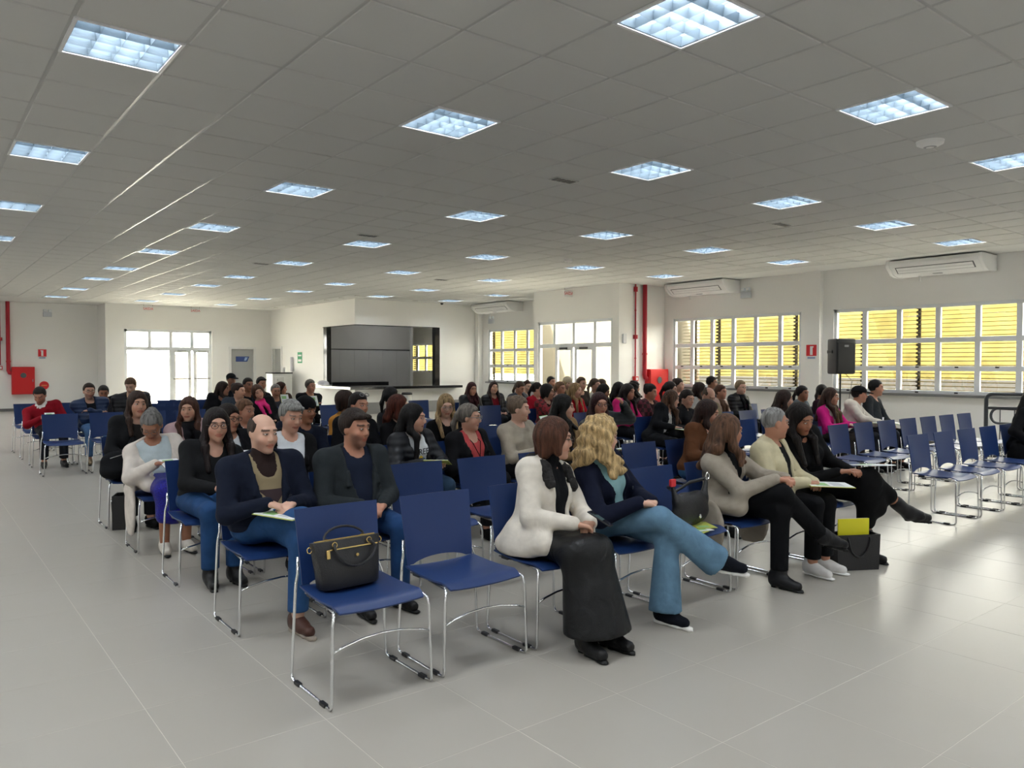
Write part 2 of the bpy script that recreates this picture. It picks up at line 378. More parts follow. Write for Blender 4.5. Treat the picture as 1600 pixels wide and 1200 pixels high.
# plain grey doors
def plain_door(name, loc, w_, h_, kind, label, sign=False):
    r = empty(name, loc); struct(r, label); B = plane_builder(r, kind)
    for a, b, c, d in ((-w_ / 2 - .09, -w_ / 2, 0, h_ + .08), (w_ / 2, w_ / 2 + .09, 0, h_ + .08), (-w_ / 2, w_ / 2, h_, h_ + .08)): B('door_frame', a, b, c, d, -.02, .03, WHITE)
    lf = B('door_leaf', -w_ / 2, w_ / 2, 0, h_, -.12, -.08, mat('door_grey', (.42, .43, .43), .45))
    B('door_handle', -w_ / 2 + .05, -w_ / 2 + .17, 1.0, 1.03, -.08, -.03, CHROME, lf)
    if sign:
        sm = MB(); sm.prism([(-.22, 1.64), (.20, 1.64), (.28, 1.83), (-.22, 1.83)], 1, .07, .078); sm.build('door_sign', mat('sign_blue', (.03, .07, .28), .4), lf)
        MB().prism([(.08, 1.68), (.16, 1.68), (.22, 1.80), (.12, 1.80)], 1, .064, .07).build('sign_stripe', mat('sign_pale_blue', (.35, .5, .75), .4), lf)
    return r
plain_door('door_3', (9.79, 28.5, 0), .82, 2.1, 'y', 'grey door with a blue sign beside the far entrance', True)
plain_door('door_4', (BX, 27.9, 0), .8, 2.12, 'x', 'narrow grey door round the corner from the signed door')

# ------------------------------------------------------------------ outside
OUT = mat('outside_concrete', (.55, .52, .46), .8, var=.1, vscale=1)
struct(MB().box(-30, 50, -40, 70, -.6, -.25).build('ground_outside', OUT), 'pale sunlit yard outside')
struct(MB().box(2, 40, 30.05, 60, -.25, -.05).build('path_outside', OUT), 'pale paving outside the far doors')
bank = MB(); 
for k in range(40):
    y0, y1 = -12 + k * 1.2, -12 + (k + 1) * 1.2
    h0, h1 = .25 * math.sin(k * 1.7), .25 * math.sin((k + 1) * 1.7)
    bank.quad((20.3, y0, 1.15), (20.3, y1, 1.15), (21.2 + h1, y1, 3.0), (21.2 + h0, y0, 3.0)); bank.quad((21.2 + h0, y0, 3.0), (21.2 + h1, y1, 3.0), (21.8 + h1, y1, 3.6), (21.8 + h0, y0, 3.6)); bank.quad((21.8 + h0, y0, 3.6), (21.8 + h1, y1, 3.6), (40, y1, 3.9), (40, y0, 3.9))
struct(bank.build('hill_outside', mat('dry_earth_bank', (.042, .0345, .0115), .9, spec=0, bump=.6, bscale=3, var=.22, vscale=2.2)), 'sunlit dry yellow earth bank outside the windows')
struct(MB().box(19.9, 20.3, -12, 16.9, -.3, 1.2).build('wall_outside', mat('retaining_wall', (.028, .027, .026), .85, spec=0, var=.15, vscale=1.5)), 'low grey retaining wall outside')
CREAM = MATS['outside_cream']
struct(MB().box(15.75, 16.9, 13.25, 13.45, -.3, 3.4).build('wall_outside_return', CREAM))
struct(MB().box(3, 20, 44, 44.4, -.2, 2.1).build('wall_outside_far', mat('outside_far_wall', (.12, .105, .09), .85, spec=0, var=.3, vscale=1.2)), 'pale garden wall across the yard')
# sun louvres: each slat is a part of its screen, carried by toothed brackets
SLAT = mat('louvre_slat', (.045, .035, .014), .8, spec=0)
BRK = mat('louvre_bracket', (.012, .010, .007), .8, spec=0)
def louvre_screen(ya, yb, x, posts, label):
    r = empty('louvre_screen', (x, (ya + yb) / 2, .75)); tag(r, label, 'sun louvre', 'sun louvre screens outside')
    me = MB().prism([(-.035, -.003), (-.035, .001), (.035, .014), (.035, .010)], 1, -(yb - ya) / 2, (yb - ya) / 2)
    me = me.mesh('slat', SLAT)
    for k in range(27): link('slat', me, r, (0, 0, .05 + k * .083))
    for p in posts:
        b = MB().box(.04, .10, p - .02, p + .02, -1.0, 2.3)
        for k in range(27): b.box(-.05, .04, p - .012, p + .012, .03 + k * .083, .075 + k * .083)
        b.build('bracket', BRK, r).location = (0, -(ya + yb) / 2, 0)
    return r
louvre_screen(9.2, 13.2, 16.15, [12.85, 12.1, 9.95], 'yellow sunlit slat screen outside the six-column window')
louvre_screen(2.6, 9.0, 16.15, [8.35, 7.2, 3.9], 'yellow sunlit slat screen outside the long window')
louvre_screen(17.8, 22.2, 16.15, [21.6, 18.6], 'yellow slat screen outside the window by the bar')
louvre_screen(24.2, 27.0, 16.15, [24.4, 26.8], 'slat screen outside the kitchen window')

# ------------------------------------------------------------------ bar hatch and kitchen behind it
bar = empty('bar_counter', (BX, BY, 0)); tag(bar, 'black granite bar counter wrapping the corner of the white kitchen block', 'counter')
MB().box(-.33, 3.78, -.34, .2, .78, .86).build('counter_slab', GRANITE, bar, bevel=.006)
MB().box(-.33, .2, .2, 2.4, .78, .86).build('counter_slab', GRANITE, bar, bevel=.006)
MB().box(-.012, .148, 2.0, 2.24, .86, 2.77).build('jamb', GRANITE, bar)
MB().box(2.9, 3.08, -.012, .16, .86, 2.77).build('jamb', GRANITE, bar)
MB().box(-.01, 3.0, -.01, .16, 2.755, 2.775).build('lintel_lining', GRANITE, bar); MB().box(-.01, .16, .16, 2.3, 2.755, 2.775).build('lintel_lining', GRANITE, bar)
KIT = mat('kitchen_grey_paint', (.55, .55, .54), .5); KTL = mat('kitchen_tile', (.55, .56, .57), .12)
struct(MB().box(11.1, 14.42, 24.3, 24.45, 0, 3.5).build('wall_kitchen', KIT), 'grey kitchen wall behind the hatch')
kt = empty('kitchen_tiling', (11.1, 24.297, 0)); tag(kt, 'glossy pale grey wall tiles behind the bar hatch', 'wall tiles')
tl = MB().box(.002, .548, -.012, 0, .002, .298).mesh('tile', KTL, bevel=.002)
for a in range(6):
    for b in range(6): link('tile', tl, kt, (a * .55, 0, .25 + b * .3))
MB().box(0, 3.3, -.03, 0, 2.05, 2.075).build('edge_strip', BLACKP, kt)
wk = MB().box(0, 2.1, -.6, 0, .82, .95); wo = wk.build('kitchen_worktop', GRANITE, None, bevel=.004); wo.location = (11.1, 24.28, 0); tag(wo, 'black kitchen worktop behind the hatch', 'worktop')
MB().box(.02, 2.08, -.56, -.01, 0, .82).build('cabinet_base', KIT, wo)
struct(MB().box(11.02, 15.6, 28.0, 28.2, 0, 3.5).build('wall_kitchen_end', KIT))
struct(MB().box(11.02, 15.6, 21.75, 28.5, 3.45, 3.5).build('ceiling_kitchen', KIT))
kl = empty('kitchen_fill_lamp', (13.0, 23.0, 3.44)); tag(kl, 'added fill lamp hidden behind the hatch lintel', 'ceiling lamp')  # added lamp, out of sight, put in to brighten the kitchen interior
MB().box(-.6, .6, -.1, .1, -.05, 0).build('lamp_housing', WHITE, kl); kd = bpy.data.lights.new('lamp_light', 'AREA'); kd.shape = 'RECTANGLE'; kd.size = 1.1; kd.size_y = .15; kd.energy = 8; ko = bpy.data.objects.new('lamp_light', kd); COL.objects.link(ko); ko.parent = kl; ko.location = (0, 0, -.055)
struct(MB().box(14.42, 14.50, 24.22, 24.5, 0, 3.5).build('trim_1', WHITE), 'white corner trim in the kitchen')

# ------------------------------------------------------------------ air conditioners
def aircon(y0, y1, x, label):
    L = y1 - y0; r = empty('air_conditioner', (x, y0, 0)); tag(r, label, 'air conditioner', 'ceiling air conditioners')
    prof = [(-.03, 3.54), (-.03, 3.27), (-.36, 3.255), (-.50, 3.29), (-.66, 3.42), (-.69, 3.47), (-.68, 3.54)]
    MB().prism([(a, b) for a, b in prof], 1, .07, L - .07).build('body', WHITE, r, bevel=.01)
    for a, b in ((0, .07), (L - .07, L)):
        MB().prism([(-.02, 3.55), (-.02, 3.26), (-.36, 3.245), (-.51, 3.28), (-.68, 3.41), (-.71, 3.47), (-.69, 3.55)], 1, a, b).build('end_cap', WHITE, r, smooth='auto', bevel=.02)
    sl = mat('aircon_slot', (.10, .10, .11), .5)
    def strip(nm, t0, t1, off, m, a=.16, b=None):        # strips laid on the sloping front face
        p0, p1 = Vector((-.51, 3.295)), Vector((-.66, 3.418)); d = p1 - p0; n = Vector((-d.y, d.x)).normalized() * -1
        n = n if n.x < 0 else -n
        q = [p0 + d * t0, p0 + d * t1, p0 + d * t1 + n * off, p0 + d * t0 + n * off]
        return MB().prism([tuple(v) for v in q], 1, a, (L - .16 if b is None else b)).build(nm, m, r)
    strip('air_slot', .10, .92, .004, sl); strip('air_flap', .16, .50, .010, WHITE, .18, L - .18); strip('air_flap', .54, .86, .010, WHITE, .18, L - .18)
    MB().box(-.46, -.40, L / 2 - .08, L / 2 + .08, 3.262, 3.268).build('badge', mat('badge_grey', (.3, .3, .32), .4), r)
    MB().box(-.30, -.27, L * .72, L * .72 + .03, 3.16, 3.26).build('drain_stub', WHITE, r)
    return r
aircon(5.55, 7.25, XR, 'white ceiling air conditioner above the long window')
aircon(11.0, 12.75, XR, 'white ceiling air conditioner above the six-column window')
aircon(19.2, 21.15, 15.6, 'white ceiling air conditioner beside the bar wall')

# ------------------------------------------------------------------ signs, lights, fire equipment
SGW = mat('sign_white', (.85, .85, .84), .4); SGR = mat('sign_red', (.70, .02, .03), .4); SGG = mat('sign_green', (.01, .30, .12), .4)
def exit_sign(loc, normal, label):
    r = empty('exit_sign', loc); tag(r, label, 'sign', 'red and white exit signs')
    nx = abs(normal[0]) > .5
    (MB().box(-.006, .006, -.16, .16, -.09, .09) if nx else MB().box(-.16, .16, -.006, .006, -.09, .09)).build('sign_plate', SGW, r)
    rot_text('sign_lettering', 'SAÍDA', .115, Vector(normal) * .008, normal, SGR, r)
    (MB().tube([(0, .14, .09), (0, .14, .14)], .004, 6) if nx else MB().tube([(.14, 0, .09), (.14, 0, .14)], .004, 6)).build('hanger', DGREY, r)
    (MB().tube([(0, -.14, .09), (0, -.14, .14)], .004, 6) if nx else MB().tube([(-.14, 0, .09), (-.14, 0, .14)], .004, 6)).build('hanger', DGREY, r)
exit_sign((6.55, 28.38, 3.43), (0, -1, 0), 'red SAÍDA exit sign above the wide glass pane of the far doors')
exit_sign((8.1, 28.38, 3.43), (0, -1, 0), 'red SAÍDA exit sign above the right leaf of the far doors')
exit_sign((13.72, 15.02, 3.42), (0, -1, 0), 'red SAÍDA exit sign over the side entrance doors')
def fire_sign(loc, normal, label):
    r = empty('fire_sign', loc); tag(r, label, 'sign', 'red extinguisher signs'); nx = abs(normal[0]) > .5
    def P(nm, a, b, c, d, t, m):
        bb = MB()
        if nx: bb.box(-t if normal[0] < 0 else 0, 0 if normal[0] < 0 else t, a, b, c, d)
        else: bb.box(a, b, -t, 0, c, d)
        return bb.build(nm, m, r)
    P('sign_plate', -.13, .13, -.18, .16, .004, SGW); P('red_field', -.12, .12, -.09, .15, .006, SGR); P('pictogram', -.03, .03, -.07, .09, .008, SGW); P('pictogram_nozzle', -.05, .03, .09, .12, .008, SGW); P('caption', -.09, .09, -.15, -.115, .006, mat('caption_blue', (.25, .35, .55), .5))
fire_sign((3.6, YF - .002, 1.88), (0, -1, 0), 'red fire sign on the far wall beside the hose cabinet')
fire_sign((15.418, 9.1, 1.84), (-1, 0, 0), 'red fire sign on the pilaster between the windows')
rs = MB().lathe([(0, 0), (.13, 0), (.14, .02), (.11, .03), (0, .03)], seg=24).build('round_fire_sign', SGR); rs.location = (3.64, YF, .83); rs.rotation_euler = (PI / 2, 0, 0); tag(rs, 'round red fire plate low on the far wall', 'sign')
MB().box(-.08, .08, -.02, .02, .03, .034).build('sign_bar', mat('sign_orange', (.75, .25, .1), .5), rs)
gs = MB().box(-.008, 0, -.19, .19, -.19, .19).build('green_exit_sign', SGG); gs.location = (BX, 25.8, 1.78); tag(gs, 'square green emergency exit sign on the long white wall', 'sign')
MB().box(-.011, -.008, -.14, .14, .05, .10).build('sign_stripe', SGW, gs); MB().box(-.011, -.008, -.14, .14, -.14, -.06).build('sign_stripe', SGW, gs)
def emergency_light(loc, kind, label):
    r = empty('emergency_light', loc); tag(r, label, 'emergency light', 'twin emergency lights')
    B = plane_builder(r, kind); lm = mat('emergency_lens', (.8, .85, .9), .2)
    B('case', -.13, .13, -.13, .02, 0, .07, mat('emergency_case', (.62, .64, .68), .4), bevel=.01)
    for s in (-1, 1):
        h = B('lamp_head', s * .07 - .05, s * .07 + .05, .03, .11, .01, .08, lm, bevel=.015); B('lamp_rim', s * .07 - .03, s * .07 + .03, .045, .095, .08, .085, WHITE, h)
emergency_light((3.76, YF, 3.25), 'y', 'grey emergency light high on the far left wall')
emergency_light((XR, 10.84, 3.25), 'x', 'grey emergency light above the six-column window')
emergency_light((15.6, 20.9, 3.06), 'x', 'grey emergency light under the far air conditioner')
def hose_cabinet(x0, x1, z0, z1, y, label):
    r = empty('hose_cabinet', ((x0 + x1) / 2, y, z0)); tag(r, label, 'hose cabinet', 'red fire hose cabinets'); w2, h = (x1 - x0) / 2, z1 - z0
    MB().box(-w2, w2, -.17, 0, 0, h).build('cabinet_body', RED, r, bevel=.006)
    d = MB().box(-w2 + .015, w2 - .015, -.185, -.17, .015, h - .015).build('cabinet_door', RED, r, bevel=.004)
    wn = MB().lathe([(0, 0), (.085, 0), (.085, .006), (0, .006)], seg=28).build('round_window', mat('cabinet_glass', (.12, .14, .14), .08), d); wn.location = (0, -.185, h - .28); wn.rotation_euler = (PI / 2, 0, 0)
    rm = MB().tube([(.09 * math.cos(a * PI / 12), -.187, h - .28 + .09 * math.sin(a * PI / 12)) for a in range(24)], .008, 6, closed=True).build('window_rim', RED, d)
    MB().box(w2 - .07, w2 - .05, -.20, -.185, h * .45, h * .55).build('latch', CHROME, d)
hose_cabinet(2.72, 3.36, .55, 1.45, YF, 'red fire hose cabinet on the far left wall')
hose_cabinet(14.80, 15.50, .5, 1.44, 13.32, 'red fire hose cabinet beside the six-column window')
def red_pipe(name, pts, r, label, extra=()):
    o = empty(name, pts[0][:2] + (0,)); tag(o, label, 'pipe', 'red fire pipes'); b = Vector(pts[0][:2] + (0,))
    MB().tube([Vector(p) - b for p in pts], r, 12).build('pipe_run', DARKRED, o, smooth='auto')
    for (z, rr, hh) in extra: MB().lathe([(0, 0), (rr, 0), (rr, hh), (0, hh)], (pts[0][0] - b.x, pts[0][1] - b.y, z), 14).build('pipe_collar', DARKRED, o, smooth='auto')
    return o
red_pipe('fire_pipe', [(14.70, 13.24, ZC), (14.70, 13.24, 1.30), (14.73, 13.24, 1.22), (14.80, 13.24, 1.19)], .055, 'thick red fire pipe running down into the side cabinet', ((1.80, .066, .05),))
red_pipe('conduit_pipe', [(14.40, 13.28, ZC), (14.40, 13.28, 1.25)], .018, 'thin red conduit left of the thick side pipe', ((3.38, .05, .12), (2.2, .06, .10), (2.9, .024, .03), (1.7, .024, .03)))
red_pipe('fire_pipe', [(2.64, YF - .09, ZC), (2.64, YF - .09, 1.32), (2.67, YF - .09, 1.25), (2.72, YF - .09, 1.24)], .06, 'thick red fire pipe running down into the far cabinet', ((1.60, .07, .05),))
red_pipe('conduit_pipe', [(2.42, YF - .06, ZC), (2.42, YF - .06, 1.5)], .02, 'thin red conduit at the picture edge on the far wall', ((2.3, .07, .1),))
for (x, y, z, lab) in ((14.40, 13.27, 1.2, 'small red fire call point under the side conduit'), (2.42, YF - .05, 1.42, 'small red fire call point at the far conduit')):
    o = MB().box(-.06, .06, -.05, .05, -.06, .06).build('call_point', RED, bevel=.008); o.location = (x, y, z); tag(o, lab, 'call point'); MB().box(-.035, .035, -.055, -.05, -.035, .035).build('call_glass', SGW, o)
o = MB().box(-.06, .06, -.05, 0, -.12, .12).build('soap_dispenser', mat('dispenser_grey', (.6, .61, .62), .3), bevel=.02); o.location = (14.02, 13.32, 2.2); tag(o, 'pale wall device left of the red conduit', 'wall device')
# ceiling smoke detectors, vents, small plates
def detector(x, y, label, rr=.085):
    o = MB().lathe([(0, -.055), (rr * .55, -.055), (rr, -.03), (rr * 1.06, 0), (0, 0)], seg=24).build('smoke_detector', WHITE, smooth='auto'); o.location = (x, y, ZC + .001); tag(o, label, 'smoke detector', 'ceiling detectors'); MB().lathe([(rr * .3, -.058), (rr * .5, -.056), (rr * .5, -.05)], seg=18).build('detector_ring', mat('detector_grey', (.35, .35, .36), .4), o)
detector(7.27, 3.16, 'white round ceiling sensor nearest the camera on the window side', .11)
detector(10.04, 11.0, 'small white ceiling sensor halfway down the hall')
for (x, y) in ((5.68, 6.3), (9.92, 6.32), (5.72, 10.9), (5.65, 15.3), (10.06, 15.5)):
    o = empty('ceiling_vent', (x, y, ZC)); tag(o, 'small dark ceiling vent at %s' % {(5.68, 6.3): 'the middle of the near ceiling', (9.92, 6.32): 'the near ceiling towards the windows', (5.72, 10.9): 'mid hall left of the sensor', (5.65, 15.3): 'the far ceiling above the back rows', (10.06, 15.5): 'the far ceiling in front of the bar'}[(x, y)], 'vent', 'ceiling vents')
    MB().box(-.16, .16, -.07, .07, -.008, .0).build('vent_frame', mat('vent_grey', (.45, .45, .43), .5), o)
    for k in range(4): MB().box(-.14 + k * .072, -.085 + k * .072, -.05, .05, -.012, -.006).build('vent_slot', BLACKP, o)
for k in range(7):
    o = MB().lathe([(0, -.012), (.075, -.012), (.09, 0), (0, 0)], seg=18).build('downlight', mat('downlight_grey', (.45, .43, .40), .4)); o.location = (10.45, 20.6 + k * 1.05, ZC); tag(o, 'small round downlight, %s along the long white wall counted from the bar' % ORD[k], 'downlight', 'downlights along the bar wall')
    MB().lathe([(0, -.006), (.05, -.014), (.055, -.012)], seg=14).build('downlight_lens', WHITE, o)
for k in range(4):
    o = MB().lathe([(0, -.012), (.075, -.012), (.09, 0), (0, 0)], seg=18).build('downlight', MATS['downlight_grey']); o.location = (11.7 + k * 1.05, 21.15, ZC); tag(o, 'small round downlight over the bar front, %s from the block corner' % ORD[k], 'downlight', 'downlights over the bar front')
    MB().lathe([(0, -.006), (.05, -.014), (.055, -.012)], seg=14).build('downlight_lens', WHITE, o)
o = MB().lathe([(0, -.07), (.035, -.06), (.05, -.03), (.05, 0), (0, 0)], seg=16).build('dome_camera', BLACKP, smooth='auto'); o.location = (13.85, 21.3, ZC); tag(o, 'small black dome camera above the bar', 'camera'); MB().lathe([(.05, -.01), (.06, 0)], seg=16).build('camera_ring', WHITE, o)

# ------------------------------------------------------------------ things by the bar
o = empty('waste_bin', (12.35, 21.0, 0)); tag(o, 'steel waste bin with black lid standing in front of the bar', 'bin')
MB().lathe([(0, 0), (.15, 0), (.16, .6), (.155, .62)], seg=22).build('bin_body', mat('brushed_steel', (.62, .62, .61), .3, .8), o, smooth='auto'); MB().lathe([(.165, .60), (.17, .64), (.15, .67), (0, .68)], seg=22).build('bin_lid', BLACKP, o, smooth='auto')
o = empty('water_dispenser', (10.35, 26.4, 0)); tag(o, 'white water dispenser cabinet with black top by the far corner', 'water dispenser')
MB().box(-.35, .35, -.3, .3, 0, 1.22).build('cabinet_body', WHITE, o, bevel=.01); MB().box(-.37, .37, -.32, .32, 1.22, 1.26).build('black_top', GRANITE, o, bevel=.004); MB().box(-.30, .05, -.315, -.3, .5, 1.1).build('front_panel', mat('brushed_steel', (.62, .62, .61), .3, .8), o); MB().tube([(-.2, -.30, 1.0), (-.2, -.38, 1.02), (-.2, -.39, .95)], .012, 8).build('tap', CHROME, o)
o = MB().lathe([(0, 0), (.045, 0), (.055, .16), (.05, .165), (0, .16)], seg=18).build('paper_cup', WHITE, smooth='auto'); o.location = (10.5, 26.35, 1.26); tag(o, 'white cup on the water dispenser', 'cup'); MB().lathe([(.052, .15), (.058, .17), (.05, .175)], seg=18).build('cup_rim', WHITE, o)
o = empty('cup_dispenser', (BX - .06, 26.4, 1.3)); tag(o, 'slim clear cup holder tube on the wall above the dispenser', 'cup holder')
MB().lathe([(.045, 0), (.045, .5), (0, .5)], seg=16).build('tube_body', mat('pale_plastic', (.72, .70, .74), .25), o, smooth='auto'); MB().box(-.02, .06, -.05, .05, -.04, 0).build('tube_base', WHITE, o); MB().box(.02, .06, -.03, .03, .1, .4).build('tube_back', WHITE, o)
o = empty('buffet_tray', (10.62, 23.2, .86)); tag(o, 'covered white tray on the side of the bar counter', 'tray')
MB().box(-.25, .1, -.3, .3, 0, .03).build('tray_base', WHITE, o, bevel=.005); MB().lathe([(.20, .03), (.19, .09), (.12, .16), (0, .18)], (-.07, 0, 0), 20).build('tray_cover', mat('pale_plastic', (.72, .70, .74), .25), o, smooth='auto')

# ------------------------------------------------------------------ loudspeaker on tripod
o = empty('speaker_stand', (14.25, 7.80, 0)); tag(o, 'black tripod stand under the loudspeaker', 'speaker stand')
MB().tube([(0, 0, .25), (0, 0, 1.42)], .018, 10).build('pole', BLACKP, o, smooth='auto'); MB().tube([(0, 0, .55), (0, 0, .66)], .03, 10).build('collar', BLACKP, o)
for k in range(3):
    a = k * 2 * PI / 3 + .4; lg = MB().tube([(0, 0, .62), (.5 * math.cos(a), .5 * math.sin(a), .02)], .012, 8).build('leg', BLACKP, o); MB().tube([(.48 * math.cos(a), .48 * math.sin(a), .03), (.52 * math.cos(a), .52 * math.sin(a), .014)], .015, 8).build('rubber_foot', BLACKP, lg)
o = empty('loudspeaker', (14.25, 7.80, 1.38), math.radians(-28)); tag(o, 'black loudspeaker raised on a tripod in front of the long window', 'loudspeaker')
sp = MB().prism([(-.21, .02), (.21, .02), (.16, .40), (-.16, .40)], 2, 0, .68); sb = sp.build('speaker_cabinet', mat('speaker_black', (.022, .022, .024), .6, bump=.1, bscale=200), o, smooth='auto', bevel=.035); sb.location = (0, -.2, 0)
MB().box(-.18, .18, -.19, -.172, .05, .60).build('grille', mat('grille_black', (.012, .012, .013), .7, bump=.4, bscale=400), o, bevel=.01)
MB().box(-.10, .10, .19, .205, .40, .48).build('rear_handle', BLACKP, o, bevel=.01); MB().box(-.045, .045, -.196, -.19, .52, .56).build('badge', mat('badge_grey', (.3, .3, .32), .4), o)
for s in (-1, 1): MB().box(s * .215 - .012, s * .215 + .012, -.06, .10, .40, .46).build('side_handle', BLACKP, o, bevel=.008)
o = MB().tube([(14.27, 7.72, 1.40), (14.32, 7.6, 1.25), (14.33, 7.66, .9), (14.27, 7.78, .4), (14.3, 7.9, .01)], .005, 6).build('speaker_cable', BLACKP, smooth='auto'); tag(o, 'thin black cable dangling from the loudspeaker', 'cable')

# ------------------------------------------------------------------ handrail by the right edge
o = empty('handrail', (13.5, 4.95, 0)); tag(o, 'dark grey tubular handrail at the right edge in front of the window', 'handrail')
RL = DGREY; R0 = .03
def arc(cy, cz, r, a0, a1, n=8): return [(0, cy + r * math.cos(a0 + (a1 - a0) * k / n), cz + r * math.sin(a0 + (a1 - a0) * k / n)) for k in range(n + 1)]
MB().tube([(0, 0, 0), (0, 0, 1.0)] + arc(-.1, 1.0, .1, 0, PI / 2)[1:] + [(0, -3.0, 1.16)], R0, 10).build('top_rail', RL, o, smooth='auto')
MB().tube([(0, 0, .88), (0, -3.0, .94)], .024, 10).build('mid_rail', RL, o, smooth='auto')
MB().tube([(0, 0, .12), (0, -3.0, .12)], .024, 10).build('bottom_rail', RL, o, smooth='auto')
for q in range(3):
    y0 = -.05 - q * 1.02
    MB().tube(arc(y0 - .10, .78, .10, PI / 2, -PI / 2, 10)[0:0] + [(0, y0 - .12, .88)] + arc(y0 - .12, .76, .115, PI / 2, -PI / 2, 12)[0:0] + [(0, y0 - .12 + .1 * math.sin(t), .76 + .115 * math.cos(t)) for t in [k * PI / 10 for k in range(11)]] + [(0, y0 - .86, .645)] + [(0, y0 - .86 - .1 * math.sin(t), .76 - .115 * math.cos(t)) for t in [k * PI / 10 for k in range(11)]] + [(0, y0 - .12, .875)], .02, 8).build('rail_loop', RL, o, smooth='auto')
for k in range(14):
    y = -.2 - k * .2; b = MB().tube([(0, y, .13), (0, y, .9)], .007, 6).build('baluster', RL, o)
    if k % 2: MB().tube([(0, y, .84), (0, y - .05, .84), (0, y - .05, .74), (0, y, .74)], .006, 6).build('baluster_hook', RL, b)
MB().tube([(0, -3.0, 0), (0, -3.0, 1.16)], R0, 10).build('post', RL, o)

# ------------------------------------------------------------------ chairs
BLUE = mat('chair_blue_plastic', (.012, .036, .135), .38, bump=.02, bscale=500)
def grid_mesh(nu, nv, fn, th):
    """thin solid from a parametric sheet fn(u,v) -> point, thickened by th along its normal"""
    P = [[Vector(fn(u / nu, v / nv)) for v in range(nv + 1)] for u in range(nu + 1)]
    b = MB()
    def nrm(i, j):
        du = P[min(i + 1, nu)][j] - P[max(i - 1, 0)][j]; dv = P[i][min(j + 1, nv)] - P[i][max(j - 1, 0)]; n = du.cross(dv); return n.normalized() if n.length > 1e-9 else Vector((0, 0, 1))
    for s in (.5, -.5):
        for i in range(nu + 1):
            for j in range(nv + 1): b.v.append(tuple(P[i][j] + nrm(i, j) * th * s))
    N = (nu + 1) * (nv + 1); ix = lambda i, j: i * (nv + 1) + j
    for i in range(nu):
        for j in range(nv):
            b.f.append((ix(i, j), ix(i + 1, j), ix(i + 1, j + 1), ix(i, j + 1))); b.f.append((N + ix(i, j), N + ix(i, j + 1), N + ix(i + 1, j + 1), N + ix(i + 1, j)))
    rim = [(i, 0) for i in range(nu)] + [(nu, j) for j in range(nv)] + [(i, nv) for i in range(nu, 0, -1)] + [(0, j) for j in range(nv, 0, -1)]
    for k in range(len(rim)):
        a, c = ix(*rim[k]), ix(*rim[(k + 1) % len(rim)]); b.f.append((a, N + a, N + c, c))
    return b
def seat_fn(u, v):
    x = (u - .5) * .47; t = v; y = .21 - t * .44
    z = .452 + .010 * ((u - .5) * 2) ** 2 - .012 * math.sin(t * PI) ; z -= .030 * max(0, (t - .82) / .18) ** 2
    x *= 1 - .06 * max(0, (t - .8) / .2) ** 2 - .05 * (1 - t) ** 3
    return (x, y, z)
def back_fn(u, v):
    a = (u - .5) * 2; z0 = .468 + .030 * max(0, 1 - (a / .8) ** 2) ** .7
    z = z0 + (.835 - z0) * v
    wd = .225 - .012 * (1 - v) + .004 * v
    y = .205 + .055 * v ** 1.2 + .022 * (1 - a * a) * (.5 + .5 * math.sin(v * PI))
    return (a * wd, y, z)
def make_chair():
    r = empty('stacking_chair')
    link('seat', grid_mesh(12, 14, seat_fn, .009).mesh('seat', BLUE, 'auto'), r)
    link('backrest', grid_mesh(22, 10, back_fn, .008).mesh('backrest', BLUE, 'auto'), r)
    for s in (-1, 1):
        X = .245 * s; t = MB()
        t.tube([(s * .215, -.02, .437), (s * .235, -.20, .437), (X, -.222, .425), (X + s * .008, -.228, .38), (X + s * .018, -.235, .03), (X + s * .018, -.225, .010), (X + s * .018, -.19, .006), (X + s * .018, .19, .006), (X + s * .018, .215, .012), (X + s * .016, .222, .04), (X - s * .002, .215, .44), (X - s * .008, .222, .475), (s * .222, .235, .52), (s * .217, .245, .60)], .0075, 8)
        fr = link('side_frame', t.mesh('side_frame', CHROME, True), r)
        for y in (-.15, .14): link('glide', MB().box(X + s * .018 - .011, X + s * .018 + .011, y - .028, y + .028, 0.0, .017).mesh('glide', BLACKP, bevel=.003), fr)
        b = MB().tube([(s * .205, -.19, .432), (s * .205, .18, .432)], .005, 8).mesh('seat_rail', CHROME, True); sr = link('seat_rail', b, r)
        for y in (-.10, .12): link('seat_clip', MB().box(s * .205 - .010, s * .205 + .010, y - .03, y + .03, .425, .446).mesh('seat_clip', BLACKP, bevel=.003), sr)
    br = MB().tube([(-.253, -.230, .26), (-.20, -.222, .275), (-.1, -.212, .291), (0, -.208, .296), (.1, -.212, .291), (.20, -.222, .275), (.253, -.230, .26)], .006, 8).mesh('front_brace', CHROME, True); link('front_brace', br, r)
    return r
CHAIR0 = make_chair(); CH_USED = [False]
def chair(x, y, label, group='blue stacking chairs', rz=0.0):
    o = CHAIR0 if not CH_USED[0] else copy_tree(CHAIR0); CH_USED[0] = True
    o.location = (x, y, 0); o.rotation_euler = (0, 0, rz); tag(o, label, 'chair', group); return o

